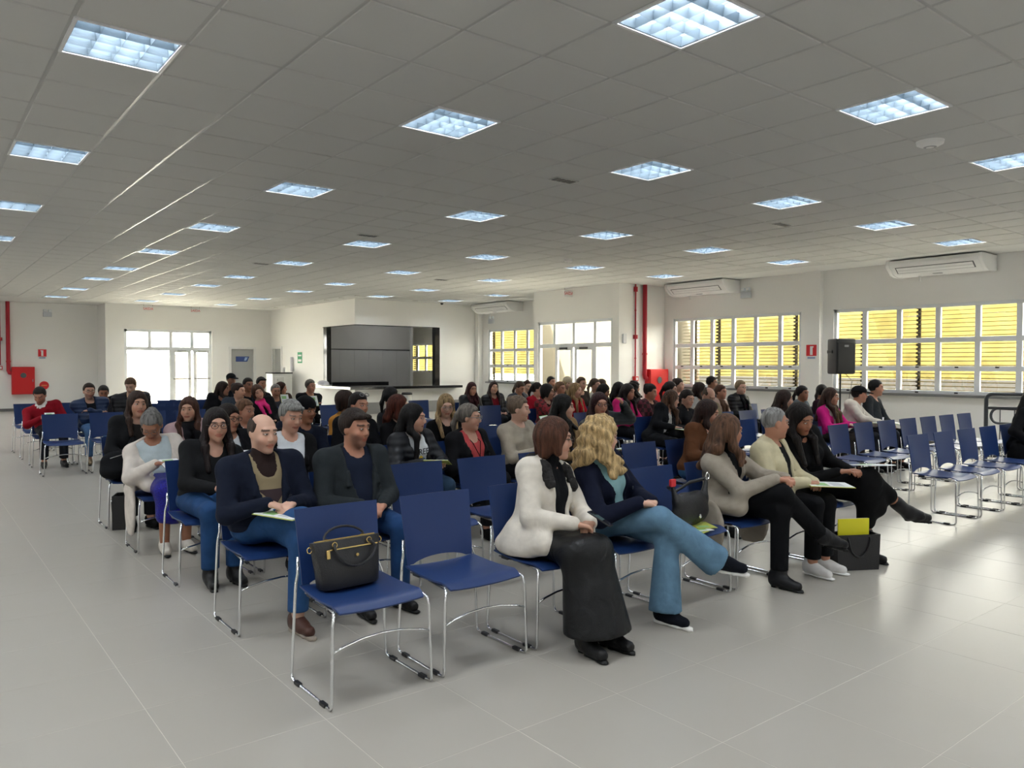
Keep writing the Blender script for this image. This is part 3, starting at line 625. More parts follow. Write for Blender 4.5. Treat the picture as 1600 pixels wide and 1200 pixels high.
# ------------------------------------------------------------------ people: signed-distance bodies meshed with surface nets
def V3(*a): return np.array(a, float)
def nrm(v): v = np.asarray(v, float); return v / (np.linalg.norm(v) + 1e-12)
def rotm(yaw=0, pitch=0, roll=0):
    cz, sz, cx, sx, cy, sy = math.cos(yaw), math.sin(yaw), math.cos(pitch), math.sin(pitch), math.cos(roll), math.sin(roll)
    Z = np.array([[cz, -sz, 0], [sz, cz, 0], [0, 0, 1]]); X = np.array([[1, 0, 0], [0, cx, -sx], [0, sx, cx]]); Y = np.array([[cy, 0, sy], [0, 1, 0], [-sy, 0, cy]])
    return Z @ X @ Y
def cap(a, b, ra, rb=None, k=.03): return ('c', np.asarray(a, float), np.asarray(b, float), ra, ra if rb is None else rb, k, 0)
def ell(c, r, R=None, k=.03): return ('e', np.asarray(c, float), np.asarray(r, float), np.eye(3) if R is None else R, None, k, 0)
def sub(p): return p[:6] + (1,)
def axis(lo, hi, h, fine=(), hf=None):
    """sample positions: spacing h, spacing hf inside the fine intervals"""
    out = [lo]; x = lo
    while x < hi:
        x += hf if any(a <= x <= b for a, b in fine) else h
        out.append(x)
    return np.array(out)
def sdf(prims, ax, clip=None):
    X, Y, Z = ax; F = np.full((len(X), len(Y), len(Z)), .12, np.float32)
    for p in prims:
        k = p[5]; mg = k + .035
        if p[0] == 'c': rm = max(p[3], p[4]); lo = np.minimum(p[1], p[2]) - rm - mg; hi = np.maximum(p[1], p[2]) + rm + mg
        else: rm = (np.abs(p[3]) @ p[2]); lo = p[1] - rm - mg; hi = p[1] + rm + mg
        i0, i1 = np.searchsorted(X, lo[0]), np.searchsorted(X, hi[0]); j0, j1 = np.searchsorted(Y, lo[1]), np.searchsorted(Y, hi[1]); k0, k1 = np.searchsorted(Z, lo[2]), np.searchsorted(Z, hi[2])
        if i1 <= i0 or j1 <= j0 or k1 <= k0: continue
        x = X[i0:i1, None, None].astype(np.float32); y = Y[None, j0:j1, None].astype(np.float32); z = Z[None, None, k0:k1].astype(np.float32)
        if p[0] == 'c':
            a, b = p[1], p[2]; d = b - a; L = float(d @ d) + 1e-9
            t = ((x - a[0]) * d[0] + (y - a[1]) * d[1] + (z - a[2]) * d[2]) / L; t = np.clip(t, 0, 1)
            q = np.sqrt((x - a[0] - t * d[0]) ** 2 + (y - a[1] - t * d[1]) ** 2 + (z - a[2] - t * d[2]) ** 2) - (p[3] + (p[4] - p[3]) * t)
        else:
            c, r, R = p[1], p[2], p[3]; x_, y_, z_ = x - c[0], y - c[1], z - c[2]
            u = x_ * R[0, 0] + y_ * R[1, 0] + z_ * R[2, 0]; v = x_ * R[0, 1] + y_ * R[1, 1] + z_ * R[2, 1]; w_ = x_ * R[0, 2] + y_ * R[1, 2] + z_ * R[2, 2]
            k0_ = np.sqrt((u / r[0]) ** 2 + (v / r[1]) ** 2 + (w_ / r[2]) ** 2); k1_ = np.sqrt((u / r[0] ** 2) ** 2 + (v / r[1] ** 2) ** 2 + (w_ / r[2] ** 2) ** 2) + 1e-6
            q = np.maximum(k0_ * (k0_ - 1) / k1_, -min(r))
        f = F[i0:i1, j0:j1, k0:k1]
        if p[6]:
            q = -q; h = np.maximum(k - np.abs(f - q), 0) / k; F[i0:i1, j0:j1, k0:k1] = np.maximum(f, q) + h * h * k * .25
        else:
            h = np.maximum(k - np.abs(f - q), 0) / k; F[i0:i1, j0:j1, k0:k1] = np.minimum(f, q) - h * h * k * .25
    if clip is not None: F = clip(F, X[:, None, None], Y[None, :, None], Z[None, None, :])
    return F
_E = [(a, b) for a in range(8) for b in range(a + 1, 8) if bin(a ^ b).count('1') == 1]
def nets(F, ax):
    F[0] = F[-1] = .05; F[:, 0] = F[:, -1] = .05; F[:, :, 0] = F[:, :, -1] = .05
    S = F < 0; n = np.zeros(tuple(s - 1 for s in F.shape), np.uint8); sl = lambda a, d: slice(1, None) if a & d else slice(None, -1)
    for c in range(8): n += S[sl(c, 1), sl(c, 2), sl(c, 4)]
    I, J, K = np.nonzero((n > 0) & (n < 8)); N = len(I)
    if N == 0: return np.zeros((0, 3)), np.zeros((0, 4), int)
    val = np.stack([F[I + (c & 1), J + (c >> 1 & 1), K + (c >> 2 & 1)] for c in range(8)])
    acc = np.zeros((3, N)); cnt = np.zeros(N)
    for a, b in _E:
        va, vb = val[a], val[b]; m = (va < 0) != (vb < 0); t = np.where(m, va / np.where(m, va - vb, 1), 0)
        for d, bit in enumerate((1, 2, 4)):
            pa, pb = float(bool(a & bit)), float(bool(b & bit)); acc[d] += np.where(m, pa + t * (pb - pa), 0)
        cnt += m
    acc /= cnt; pos = np.stack([np.interp(g + acc[d], np.arange(len(ax[d])), ax[d]) for d, g in enumerate((I, J, K))], 1)
    idx = np.full(n.shape, -1, np.int32); idx[I, J, K] = np.arange(N); Q = []
    for d in range(3):
        A = np.take(S, range(S.shape[d] - 1), d); B = np.take(S, range(1, S.shape[d]), d); i, j, k = np.nonzero(A != B)
        o1, o2 = [(0, 1, 0), (0, 0, 1), (1, 0, 0)][d], [(0, 0, 1), (1, 0, 0), (0, 1, 0)][d]
        g = lambda s1, s2: idx[i - s1 * o1[0] - s2 * o2[0], j - s1 * o1[1] - s2 * o2[1], k - s1 * o1[2] - s2 * o2[2]]
        q = np.stack([g(1, 1), g(0, 1), g(0, 0), g(1, 0)], 1); fl = ~A[i, j, k]; q[fl] = q[fl][:, ::-1]; Q.append(q)
    return pos, np.concatenate(Q)
def np_mesh(name, v, q, m, col=None):
    me = bpy.data.meshes.new(name); me.vertices.add(len(v)); me.vertices.foreach_set('co', np.ascontiguousarray(v, np.float32).ravel())
    me.loops.add(q.size); me.loops.foreach_set('vertex_index', np.ascontiguousarray(q, np.int32).ravel())
    me.polygons.add(len(q)); me.polygons.foreach_set('loop_start', np.arange(0, q.size, 4, dtype=np.int32))
    me.polygons.foreach_set('use_smooth', np.ones(len(q), bool))
    if col is not None:
        a = me.color_attributes.new('Col', 'FLOAT_COLOR', 'POINT'); c = np.ones((len(v), 4), np.float32); c[:, :3] = col; a.data.foreach_set('color', c.ravel())
    me.materials.append(m); me.update(calc_edges=True); return me
def bounds(prims):
    lo, hi = V3(9, 9, 9), V3(-9, -9, -9)
    for p in prims:
        if p[6]: continue
        if p[0] == 'c': rm = max(p[3], p[4]); a, b = np.minimum(p[1], p[2]) - rm, np.maximum(p[1], p[2]) + rm
        else: rm = np.abs(p[3]) @ p[2]; a, b = p[1] - rm, p[1] + rm
        lo, hi = np.minimum(lo, a), np.maximum(hi, b)
    return lo, hi
def sculpt(name, prims, h, m, parent, clip=None, disp=None, fine=None, hf=None, colfn=None):
    lo, hi = bounds(prims); lo = lo - 2.5 * h; hi = hi + 2.5 * h
    ax = [axis(lo[d], hi[d], h, () if fine is None else [(f[0][d], f[1][d]) for f in fine], hf) for d in range(3)]
    v, q = nets(sdf(prims, ax, clip), ax)
    if len(v) == 0: return None
    if disp is not None: v = disp(v)
    return link(name, np_mesh(name, v, q, m, None if colfn is None else colfn(v)), parent)
def srgb(h):
    h = h.lstrip('#'); c = [int(h[i:i + 2], 16) / 255 for i in (0, 2, 4)]
    return tuple(((x + .055) / 1.055) ** 2.4 if x > .04 else x / 12.92 for x in c)
def folds(m, st=.5):
    if m.get('folds'): return m
    m['folds'] = 1; n = m.node_tree; b = n.nodes['Principled BSDF']; tc = n.nodes.new('ShaderNodeTexCoord'); a = n.nodes.new('ShaderNodeTexNoise'); a.inputs['Scale'].default_value = 7; a.inputs['Detail'].default_value = 1.6; a.inputs['Distortion'].default_value = 1.0
    f = n.nodes.new('ShaderNodeTexNoise'); f.inputs['Scale'].default_value = 220; f.inputs['Detail'].default_value = 1
    b1 = n.nodes.new('ShaderNodeBump'); b1.inputs['Strength'].default_value = st; b1.inputs['Distance'].default_value = .028; b2 = n.nodes.new('ShaderNodeBump'); b2.inputs['Strength'].default_value = .25; b2.inputs['Distance'].default_value = .004
    n.links.new(tc.outputs['Object'], a.inputs['Vector']); n.links.new(tc.outputs['Object'], f.inputs['Vector']); n.links.new(a.outputs[0], b1.inputs['Height']); n.links.new(f.outputs[0], b2.inputs['Height']); n.links.new(b1.outputs[0], b2.inputs['Normal']); n.links.new(b2.outputs[0], b.inputs['Normal']); return m
def cloth(hexc, kind='wool'):
    n = 'cloth_%s_%s' % (kind, hexc.strip('#'))
    if kind == 'leather': return folds(mat(n, srgb(hexc), .42, spec=.3), .45)
    if kind == 'puffer':
        if n in MATS: return MATS[n]
        m = mat(n, srgb(hexc), .48, spec=.3); t = m.node_tree; b = t.nodes['Principled BSDF']; tc = t.nodes.new('ShaderNodeTexCoord'); wv = t.nodes.new('ShaderNodeTexWave'); wv.bands_direction = 'Z'; wv.inputs['Scale'].default_value = 5.2; wv.inputs['Distortion'].default_value = 1.2
        bp = t.nodes.new('ShaderNodeBump'); bp.inputs['Strength'].default_value = .55; bp.inputs['Distance'].default_value = .011
        t.links.new(tc.outputs['Object'], wv.inputs['Vector']); t.links.new(wv.outputs['Fac'], bp.inputs['Height']); t.links.new(bp.outputs[0], b.inputs['Normal']); return m
    if kind == 'denim': return folds(mat(n, srgb(hexc), .8, var=.22, vscale=9, spec=.2))
    if kind == 'sequin': return mat(n, srgb(hexc), .3, .3, bump=.9, bscale=130, var=.6, vscale=120)
    if kind == 'argyle':
        if n in MATS: return MATS[n]
        m = mat(n, srgb(hexc), .88); t = m.node_tree; b = t.nodes['Principled BSDF']; tc = t.nodes.new('ShaderNodeTexCoord'); mp = t.nodes.new('ShaderNodeMapping'); mp.inputs['Rotation'].default_value = (0, PI / 4, 0); mp.inputs['Scale'].default_value = (7.5, .001, 7.5); mp.inputs['Location'].default_value = (.2, .5, .3); ck = t.nodes.new('ShaderNodeTexChecker'); ck.inputs['Scale'].default_value = 1; c = srgb(hexc)
        sp = t.nodes.new('ShaderNodeSeparateXYZ'); lt = t.nodes.new('ShaderNodeMath'); lt.operation = 'LESS_THAN'; lt.inputs[1].default_value = .80; mx = t.nodes.new('ShaderNodeMixRGB'); mx.inputs[1].default_value = (*c, 1)
        ck.inputs['Color1'].default_value = (*c, 1); ck.inputs['Color2'].default_value = (*srgb('#35262a'), 1); t.links.new(tc.outputs['Object'], mp.inputs[0]); t.links.new(mp.outputs[0], ck.inputs[0]); t.links.new(tc.outputs['Object'], sp.inputs[0]); t.links.new(sp.outputs[2], lt.inputs[0]); t.links.new(lt.outputs[0], mx.inputs[0]); t.links.new(ck.outputs[0], mx.inputs[2]); t.links.new(mx.outputs[0], b.inputs['Base Color']); return folds(m)
    if kind == 'plaid':
        if n in MATS: return MATS[n]
        m = mat(n, srgb(hexc), .85); t = m.node_tree; b = t.nodes['Principled BSDF']; tc = t.nodes.new('ShaderNodeTexCoord'); ck = t.nodes.new('ShaderNodeTexChecker'); ck.inputs['Scale'].default_value = 16; c = srgb(hexc)
        ck.inputs['Color1'].default_value = (*c, 1); ck.inputs['Color2'].default_value = (*[x * .18 for x in c], 1); t.links.new(tc.outputs['Object'], ck.inputs[0]); t.links.new(ck.outputs[0], b.inputs['Base Color']); return m
    return folds(mat(n, srgb(hexc), .88, var=.10, vscale=14, spec=.18))
def hair_mat(hexc, tip=None):
    n = 'hair_%s_%s' % (hexc.strip('#'), (tip or '').strip('#'))
    if n in MATS: return MATS[n]
    m = mat(n, srgb(hexc), .5, bump=1.0, bscale=70, var=.6, vscale=34, stretch=(1.6, 1.6, .12), spec=.22); return m
SKINM = None
def skin_mat():
    global SKINM
    if SKINM: return SKINM
    m = bpy.data.materials.new('skin'); m.use_nodes = True; n = m.node_tree; b = n.nodes['Principled BSDF']; b.inputs['Roughness'].default_value = .5
    b.inputs['Subsurface Weight'].default_value = .08; b.inputs['Subsurface Radius'].default_value = (.01, .004, .002)
    a = n.nodes.new('ShaderNodeVertexColor'); a.layer_name = 'Col'; n.links.new(a.outputs[0], b.inputs['Base Color']); SKINM = m; return m
EYEW = mat('eye_white', (.62, .58, .55), .25); EYED = mat('eye_iris', (.025, .015, .01), .15)
SPEC = {}
SKIN = {'a': '#c99a83', 'b': '#b9846b', 'c': '#9c6a50', 'd': '#6d4534', 'e': '#d3a892'}

def ik(S, W, l1, l2, pole):
    d = W - S; D = np.linalg.norm(d); D = min(max(D, abs(l1 - l2) + .01), l1 + l2 - .004); u = nrm(d); W = S + u * D
    a = (l1 * l1 - l2 * l2 + D * D) / (2 * D); h = math.sqrt(max(l1 * l1 - a * a, 0)); p = pole - u * (pole @ u); return S + u * a + nrm(p) * h, W
def hand_prims(W, d, n, side, curl=.7, s=1.0):
    """palm and five fingers; d finger direction, n palm normal, side +1 for the left hand"""
    d = nrm(d); n = nrm(n - d * (n @ d)); x = np.cross(d, n) * side; P = []; kk = .008
    k0 = W + d * .085 * s
    for t in (-.027, -.009, .009, .027): P.append(cap(W + d * .012 + x * t * .7, k0 + x * t, .0165 * s, .0135 * s, .014))
    for t, L in ((-.030, .066), (-.010, .078), (.010, .073), (.030, .056)):
        a = k0 + x * t * s; c1 = curl; v1 = nrm(d * math.cos(c1 * .6) + n * math.sin(c1 * .6)); b = a + v1 * L * .55 * s; v2 = nrm(d * math.cos(c1 * 1.7) + n * math.sin(c1 * 1.7)); P += [cap(a, b, .0098 * s, .0088 * s, kk), cap(b, b + v2 * L * .48 * s, .0088 * s, .0072 * s, kk)]
    a = W + d * .03 - x * .026; b = a + nrm(d * .7 - x * .75 + n * .35) * .045 * s; P += [cap(a, b, .0145, .0115, .012), cap(b, b + nrm(d * .95 - x * .15 + n * .4) * .034 * s, .0108, .0085, kk)]
    return P
ARMS = {   # wrist targets (right hand, left hand) and finger directions; local metres, the person faces -y
    'lap': ((-.075, -.20, .635), (.07, -.215, .625), (.75, -.6, -.25), (-.75, -.6, -.2)),
    'folded': ((-.055, -.27, .66), (.10, -.24, .64), (.85, -.4, -.2), (-.8, -.5, .0)),
    'apart': ((-.15, -.24, .625), (.15, -.24, .625), (.25, -.9, -.2), (-.25, -.9, -.2)),
    'crossed': ((.075, -.165, .80), (-.075, -.20, .835), (.9, .3, .15), (-.9, .25, -.1)),
    'hold': ((-.10, -.26, .72), (.10, -.26, .71), (.55, -.75, .1), (-.55, -.75, .1)),
    'chin': ((.02, -.16, 1.0), (.10, -.20, .64), (-.1, -.1, 1.0), (-.8, -.5, 0)),
    'head': ((-.12, -.20, .64), (.20, -.05, 1.12), (.7, -.6, -.2), (-.6, .1, .75)),
    'side': ((-.22, -.10, .60), (.22, -.10, .60), (.1, -.95, -.2), (-.1, -.95, -.2)),
}
def person(x, y, dx, hz, yaw, label, sex='f', skin='a', b=1.0, pitch=.06, roll=0.0, hair=('long', '#231713'), top='#15161a', jacket=None, legs=('pants', '#17181c'), arms='lap', shoes='#121212',
           glasses=None, lod=2, cross=False, hy=.03, scarf=None, hat=None, beard=None, turn=None, tuck=0.0, neckline=.0, items=(), group='seated audience', turtle=False, open_w=.055, wr=None, sole=None, jk_len=0.0, lips=None, sleeves=None, inner=None, feet=None, collar=True):
    """lod 1 near, 2 middle, 3 far"""
    root = empty('person', (x, y, 0)); tag(root, label, 'person', group)
    hB, hH, hG = {1: (.022, .0068, .0138), 2: (.027, .0105, .020), 3: (.034, .014, .027)}[lod]
    male = sex == 'm'; wsh = (.185 if male else .158) * (.6 + .4 * b); turn = yaw * .22 if turn is None else turn
    Hc = V3(dx, hy, hz); RH = rotm(yaw, pitch, roll); RT = rotm(turn, 0, 0); hd = lambda a, c, e: Hc + RH @ V3(a, c, e)
    pel = V3(0, .095, .555); Nb = V3(dx * .82, .075 + hy * .35, hz - .165); upv = nrm(Nb - pel); fwd = RT @ V3(0, -1, 0); fwd = nrm(fwd - upv * (fwd @ upv)); sx = np.cross(upv, -fwd); TF = np.stack([sx, -fwd, upv], 1)
    if sx[0] < 0: sx = -sx; TF = np.stack([sx, -fwd, upv], 1)
    tl = np.linalg.norm(Nb - pel); tp = lambda t, f=0.0, s=0.0: pel + upv * tl * t + fwd * f + sx * s
    Sh = {-1: tp(.92, .0, -wsh), 1: tp(.92, .0, wsh)}
    AR = ARMS[arms] if isinstance(arms, str) else arms
    W, EL, HD = {}, {}, {}
    for i, s in enumerate((-1, 1)):
        t = V3(*AR[i]); t = t + V3(dx * .35, 0, (.075 if cross and t[2] < .7 else 0) + (.03 * (b - 1) / .15 if t[2] < .75 else 0)) + (V3(0, 0, (hz - 1.12) * .9) if t[2] > .78 else 0)
        EL[s], W[s] = ik(Sh[s], t, .285, .255, V3(s * .75, .35, -.75)); HD[s] = V3(*AR[2 + i])
    hip = {s: V3(s * .088, .085, .555) for s in (-1, 1)}
    kn, an, ft = {}, {}, {}
    for s in (-1, 1):
        kn[s] = V3(s * (.125 if male else .085), -.345, .525); an[s] = V3(s * (.13 if male else .085), -.335 + tuck, .095); ft[s] = nrm(V3(s * .12, -1, -.06))
    if cross:
        c_ = cross if isinstance(cross, dict) else {}
        kn[1] = V3(.05, -.36, .53); an[1] = V3(.03, -.37, .095); ft[1] = nrm(V3(.1, -1, -.05))
        kn[-1] = V3(*c_.get('kn', (.055, -.37, .66))); an[-1] = V3(*c_.get('an', (.27, -.47, .33))); ft[-1] = nrm(V3(*c_.get('ft', (.62, -.62, -.42))))
    if feet:
        for s in (-1, 1):
            if s in feet: kn[s], an[s], ft[s] = V3(*feet[s][0]), V3(*feet[s][1]), nrm(V3(*feet[s][2]))
    heel = {s: an[s] + ft[s] * -.035 + (V3(0, 0, -.055) if an[s][2] < .2 else np.cross(ft[s], V3(1, 0, 0)) * .0 + nrm(an[s] - kn[s]) * .05) for s in (-1, 1)}
    toe = {s: heel[s] + ft[s] * .19 for s in (-1, 1)}
    for s in (-1, 1):
        if an[s][2] < .2: toe[s][2] = .032; heel[s][2] = .038
    # ---- body
    bb = b; chest = lambda g=0: ell(tp(.70, .004), (.150 * bb + g, .104 * bb + g, .155 + g), TF, .05)
    waist = lambda g=0: ell(tp(.36, .008), (.132 * bb + g, .102 * bb + g, .17 + g), TF, .05)
    pelv = lambda g=0: ell(pel + V3(0, -.005, .01), (.158 * bb + g, .118 * bb + g, .105 + g), None, .05)
    shl = lambda g=0: [cap(Sh[-1] - upv * .012, Sh[1] - upv * .012, .052 + g, .052 + g, .05), cap(tp(1.02), Sh[-1] + upv * .005, .044 + g, .044 + g, .04), cap(tp(1.02), Sh[1] + upv * .005, .044 + g, .044 + g, .04)]
    belly = lambda g=0: ([ell(tp(.30, .045 * (bb - .85) * 4), (.125 * bb + g, .105 * bb + g, .13 + g), TF, .06)] if bb > 1.05 else [])
    bust = lambda g=0: ([] if male else [ell(tp(.63, .072 * bb, s * .068), (.062 + g, .058 + g, .058 + g), TF, .04) for s in (-1, 1)])
    arm = lambda g=0, e=0: [p for s in (-1, 1) for p in (cap(Sh[s], EL[s], .050 * (.5 + .5 * bb) + g, .041 + g, .03), cap(EL[s], W[s] + (EL[s] - W[s]) * e, .041 + g, .027 + g * .8, .02))]
    leg = lambda g=0, fl=0.0, e=0.0: [p for s in (-1, 1) for p in (cap(hip[s], kn[s], .084 * (.4 + .6 * bb) + g, .057 + g, .04), cap(kn[s], an[s] + (kn[s] - an[s]) * e, .055 + g, .037 + g + fl, .03))]
    B = [chest(), waist(), pelv()] + shl() + belly() + bust() + arm() + leg()
    for s in (-1, 1): B.append(cap(heel[s], heel[s] + (toe[s] - heel[s]) * .62, .032, .024, .03))
    B.append(cap(tp(.98), hd(0, .018, -.06), .058 if male else .050, .054 if male else .047, .03))
    pn = {s: nrm(np.cross(HD[s], sx) * (1 if np.cross(HD[s], sx)[2] < 0 else -1)) for s in (-1, 1)}
    for s in (-1, 1):
        n_ = V3(0, 0, -1) if abs(HD[s][2]) < .7 else V3(-s * .8, .6, 0)
        B += hand_prims(W[s], HD[s], n_, s, .75, .95 if male else .88)
    E_ = lambda c, r, k=.02: ell(hd(*c), r, RH, k)
    B += [E_((0, .012, .030), (.075, .095, .090), .03), E_((0, -.016, -.035), (.060, .077, .082), .03), E_((0, -.068, -.096), (.026, .022, .019), .025), E_((.034, -.056, -.028), (.028, .026, .028)), E_((-.034, -.056, -.028), (.028, .026, .028)),
          cap(hd(-.034, -.082, .034), hd(.034, -.082, .034), .012, .012, .02)]
    for s in (-1, 1):
        B.append(sub(E_((s * .032, -.106, .010), (.019, .017, .012), .012))); B.append(E_((s * .077, .012, -.004), (.010, .021, .032), .012))
    B += [cap(hd(0, -.084, .018), hd(0, -.106, -.020), .0075, .0110, .014), E_((0, -.097, -.028), (.0165, .012, .0085), .01), E_((0, -.0825, -.056), (.027, .012, .0058), .008), E_((0, -.081, -.0675), (.022, .012, .0068), .008)]
    if lod < 3:
        for s in (-1, 1): B.append(E_((s * .031, -.083, .010), (.0135, .0105, .0075), .006))
    sc = np.array(srgb(SKIN[skin])); hc = np.array(srgb(hair[1])); lc = np.array(lips if lips else sc * [.80, .50, .48]); bc = None if beard is None else np.array(srgb(beard))
    def colfn(v):
        c = np.tile(sc, (len(v), 1)); l = (v - Hc) @ RH; ax_, y_, z_ = np.abs(l[:, 0]), l[:, 1], l[:, 2]; near = (np.abs(l) < .14).all(1) & (y_ < -.03)
        blush = near & (ax_ > .02) & (ax_ < .06) & (z_ < -.01) & (z_ > -.06); c[blush] *= [1.02, .93, .92]
        if bc is not None:
            w_ = np.clip((-.030 - z_ + .45 * np.maximum(ax_ - .03, 0)) / .022, 0, 1) * np.clip((-.002 - y_) / .03, 0, 1) * (np.abs(l) < .14).all(1); w_ *= np.where((ax_ < .017) & (z_ > -.045), 0, 1); c = c * (1 - .55 * w_[:, None]) + bc * .55 * w_[:, None]
        m = near & (ax_ < .030 - np.abs(z_ + .0615) * 1.3) & (z_ < -.0505) & (z_ > -.0745) & (y_ < -.066); c[m] = lc; m = m & (np.abs(z_ + .0618) < .0024); c[m] = lc * .45
        m = near & (ax_ > .012) & (ax_ < .052) & (np.abs(z_ - .034 + (ax_ - .03) ** 2 * 6) < (.0058 if male else .0042)) & (y_ < -.06); c[m] = hc * .6 + sc * .12
        m = near & (np.abs(ax_ - .031) < .0135) & (np.abs(z_ - .010) < (.0062 if lod < 3 else .008)) & (y_ < -.07); c[m] = sc * .35 if lod == 3 else sc * .45
        return np.clip(c, 0, 1)
    fine = [(Hc + V3(-.085, -.12, -.115), Hc + V3(.085, .06, .06))]
    if lod < 2:
        for s in (-1, 1): c_ = W[s] + nrm(HD[s]) * .07; fine.append((c_ - .075, c_ + .075))
    sculpt('body', B, hB, skin_mat(), root, None, None, fine, hH, colfn)
    if lod < 3:
        for s in (-1, 1):
            e = MB().lathe([(0.0001, -.0054), (.0055, -.0048), (.0095, -.003), (.0112, 0), (.0095, .003), (.0055, .0048), (.0001, .0054)], seg=12).build('eye', EYEW, root, smooth=True)
            mt = np.eye(4); mt[:3, :3] = RH; mt[:3, 3] = hd(s * .031, -.0838, .0098); e.matrix_local = Matrix(mt.tolist())
            MB().lathe([(.0001, -.0012), (.0044, -.0004), (.0048, .0008), (.0001, .0012)], seg=10).build('iris', EYED, e, smooth=True).matrix_local = Matrix.Translation((0, -.0108, 0)) @ Matrix.Rotation(PI / 2, 4, 'X')
    # ---- clothes
    nk = sub(cap(tp(.97, .03), hd(0, -.02, -.05), .062 if not turtle else .045, .066 if not turtle else .045, .015))
    seatclip = lambda zb: (lambda F, X, Y, Z: np.maximum(F, zb - Z))
    hem = .50
    def zcut(F, X, Y, Z): return np.maximum(F, hem - .02 - Z)
    g1 = .010
    T_ = [chest(g1), waist(g1), ell(pel + V3(0, -.01, .045), (.160 * bb + g1, .122 * bb + g1, .10), None, .05)] + shl(g1) + belly(g1) + bust(g1)
    if jacket is None or sleeves: T_ += arm(g1 + .004, .04)
    T_.append(nk)
    if neckline: T_.append(sub(ell(tp(.97, .13), (.055, .10, neckline), TF, .02)))
    if turtle: T_.append(cap(tp(1.0), hd(0, .012, -.085), .062, .057, .02))
    if isinstance(top, str): top = (top, 'wool')
    sculpt('shirt' if jacket else 'sweater', T_, hG, cloth(*top), root, zcut)
    if inner: sculpt('undershirt', [chest(.006)] + shl(.006) + [cap(tp(.93, .02), hd(0, .012, -.100), .070, .060, .02)], hG, cloth(inner), root)
    if jacket:
        jc, jkind = jacket[0], (jacket[1] if len(jacket) > 1 else 'wool'); g2 = .024 if jkind != 'puffer' else .034
        J_ = [chest(g2), waist(g2), ell(pel + V3(0, -.01, .03), (.168 * bb + g2, .130 * bb + g2, .11), None, .05)] + shl(g2 * .9) + belly(g2) + bust(g2 * .9) + arm(g2 * .75, .02) + [nk]
        if jk_len:      # coat skirts falling over the thighs and beside the seat
            for s in (-1, 1):
                J_.append(cap(V3(s * .15, .08, .56), V3(s * .155, -.16, .56), .075, .07, .05))
                if jk_len < .1: J_.append(ell(V3(s * .19, .05, .51), (.075, .17, .07), None, .06))
                else: J_ += [cap(V3(s * .20, .08, .58), V3(s * .262, .05, .50), .05, .04, .05), ell(V3(s * .268, .02, .53 - jk_len / 2), (.030, .15, jk_len / 2 + .08), None, .05)]
        if collar:
            ring = [tp(.975 + .055 * (1 - abs(a) / 2.2), .075 * math.cos(a) * -1 * -1 - .012, .082 * math.sin(a)) for a in np.linspace(-2.0, 2.0, 9)] if False else [tp(1.0 + .05 * math.cos(a), -.07 * math.cos(a) + .015, .08 * math.sin(a)) for a in np.linspace(-2.1, 2.1, 9)]
            rr = .017 if jkind != 'puffer' else .026
            J_ += [cap(ring[i], ring[i + 1], rr, rr, .02) for i in range(8)]
            if lod == 1:
                for s in (-1, 1): J_.append(cap(tp(.93, .085 * bb, s * .07), tp(.55, .125 * bb + .012, s * (open_w + .03)), .017, .014, .02))
        def jclip(F, X, Y, Z):
            rx, ry, rz = X - pel[0], Y - pel[1], Z - pel[2]; u = rx * sx[0] + ry * sx[1] + rz * sx[2]; f = rx * fwd[0] + ry * fwd[1] + rz * fwd[2]; t = (rx * upv[0] + ry * upv[1] + rz * upv[2]) / tl
            w_ = open_w * np.clip(.25 + t * 1.1, .25, 1.15); d = np.maximum(np.abs(u) - w_, .02 - f); d = np.maximum(d, .0 - t - .1)
            for s in (-1, 1):      # keep sleeves whole where the forearms cross the opening
                a, b_ = EL[s], W[s]; dd = b_ - a; q = np.clip(((X - a[0]) * dd[0] + (Y - a[1]) * dd[1] + (Z - a[2]) * dd[2]) / (dd @ dd), 0, 1)
                da = np.sqrt((X - a[0] - q * dd[0]) ** 2 + (Y - a[1] - q * dd[1]) ** 2 + (Z - a[2] - q * dd[2]) ** 2) - .062; d = np.maximum(d, -da)
            F = np.maximum(F, -d) if open_w > 0 else F
            lowz = hem - .02 - (jk_len if jk_len else 0); F = np.maximum(F, lowz - Z)
            if jk_len: F = np.maximum(F, -np.maximum(np.maximum(np.abs(X) - .245, Y - .5), np.maximum(Z - .468, .3 - Z)) - .012) if False else np.maximum(F, np.where((np.abs(X) < .238) & (Z < .47), .03, -1))
            return F
        sculpt('jacket', J_, hG, cloth(jc, jkind), root, jclip)
        if lod == 1:
            for t in (.25, .48):
                p = tp(t, .125 * bb + g2 + .012, open_w + .03); bt = MB().lathe([(0.0001, .004), (.011, .003), (.012, 0)], seg=12).build('button', mat('button_' + jc.strip('#'), tuple(c * .7 for c in srgb(jc)), .4), root); mt = np.eye(4); mt[:3, :3] = np.stack([sx, upv, fwd], 1); mt[:3, 3] = p; bt.matrix_local = Matrix(mt.tolist())
    if scarf:
        ring = [tp(1.03 + .02 * math.cos(a), .055 * -math.cos(a) + .02, .066 * math.sin(a)) for a in np.linspace(-PI, PI, 13)]
        S_ = [cap(ring[i], ring[i + 1], .034, .034, .03) for i in range(12)]
        for s, l in ((-1, .55), (1, .62)): S_ += [cap(tp(1.0, .07, s * .035), tp(.80, .125 * bb + .03, s * .05), .034, .034, .03), cap(tp(.80, .125 * bb + .03, s * .05), tp(l - .12, .145 * bb + .03, s * .045), .030, .028, .02)]
        sculpt('scarf', S_, hG, cloth(*(scarf if isinstance(scarf, tuple) else (scarf, 'wool'))), root)
    lk, lcol = legs[0], legs[1]; lmat = cloth(lcol, legs[2] if len(legs) > 2 else ('denim' if lk in ('jeans', 'flare') else 'wool'))
    g3 = .011
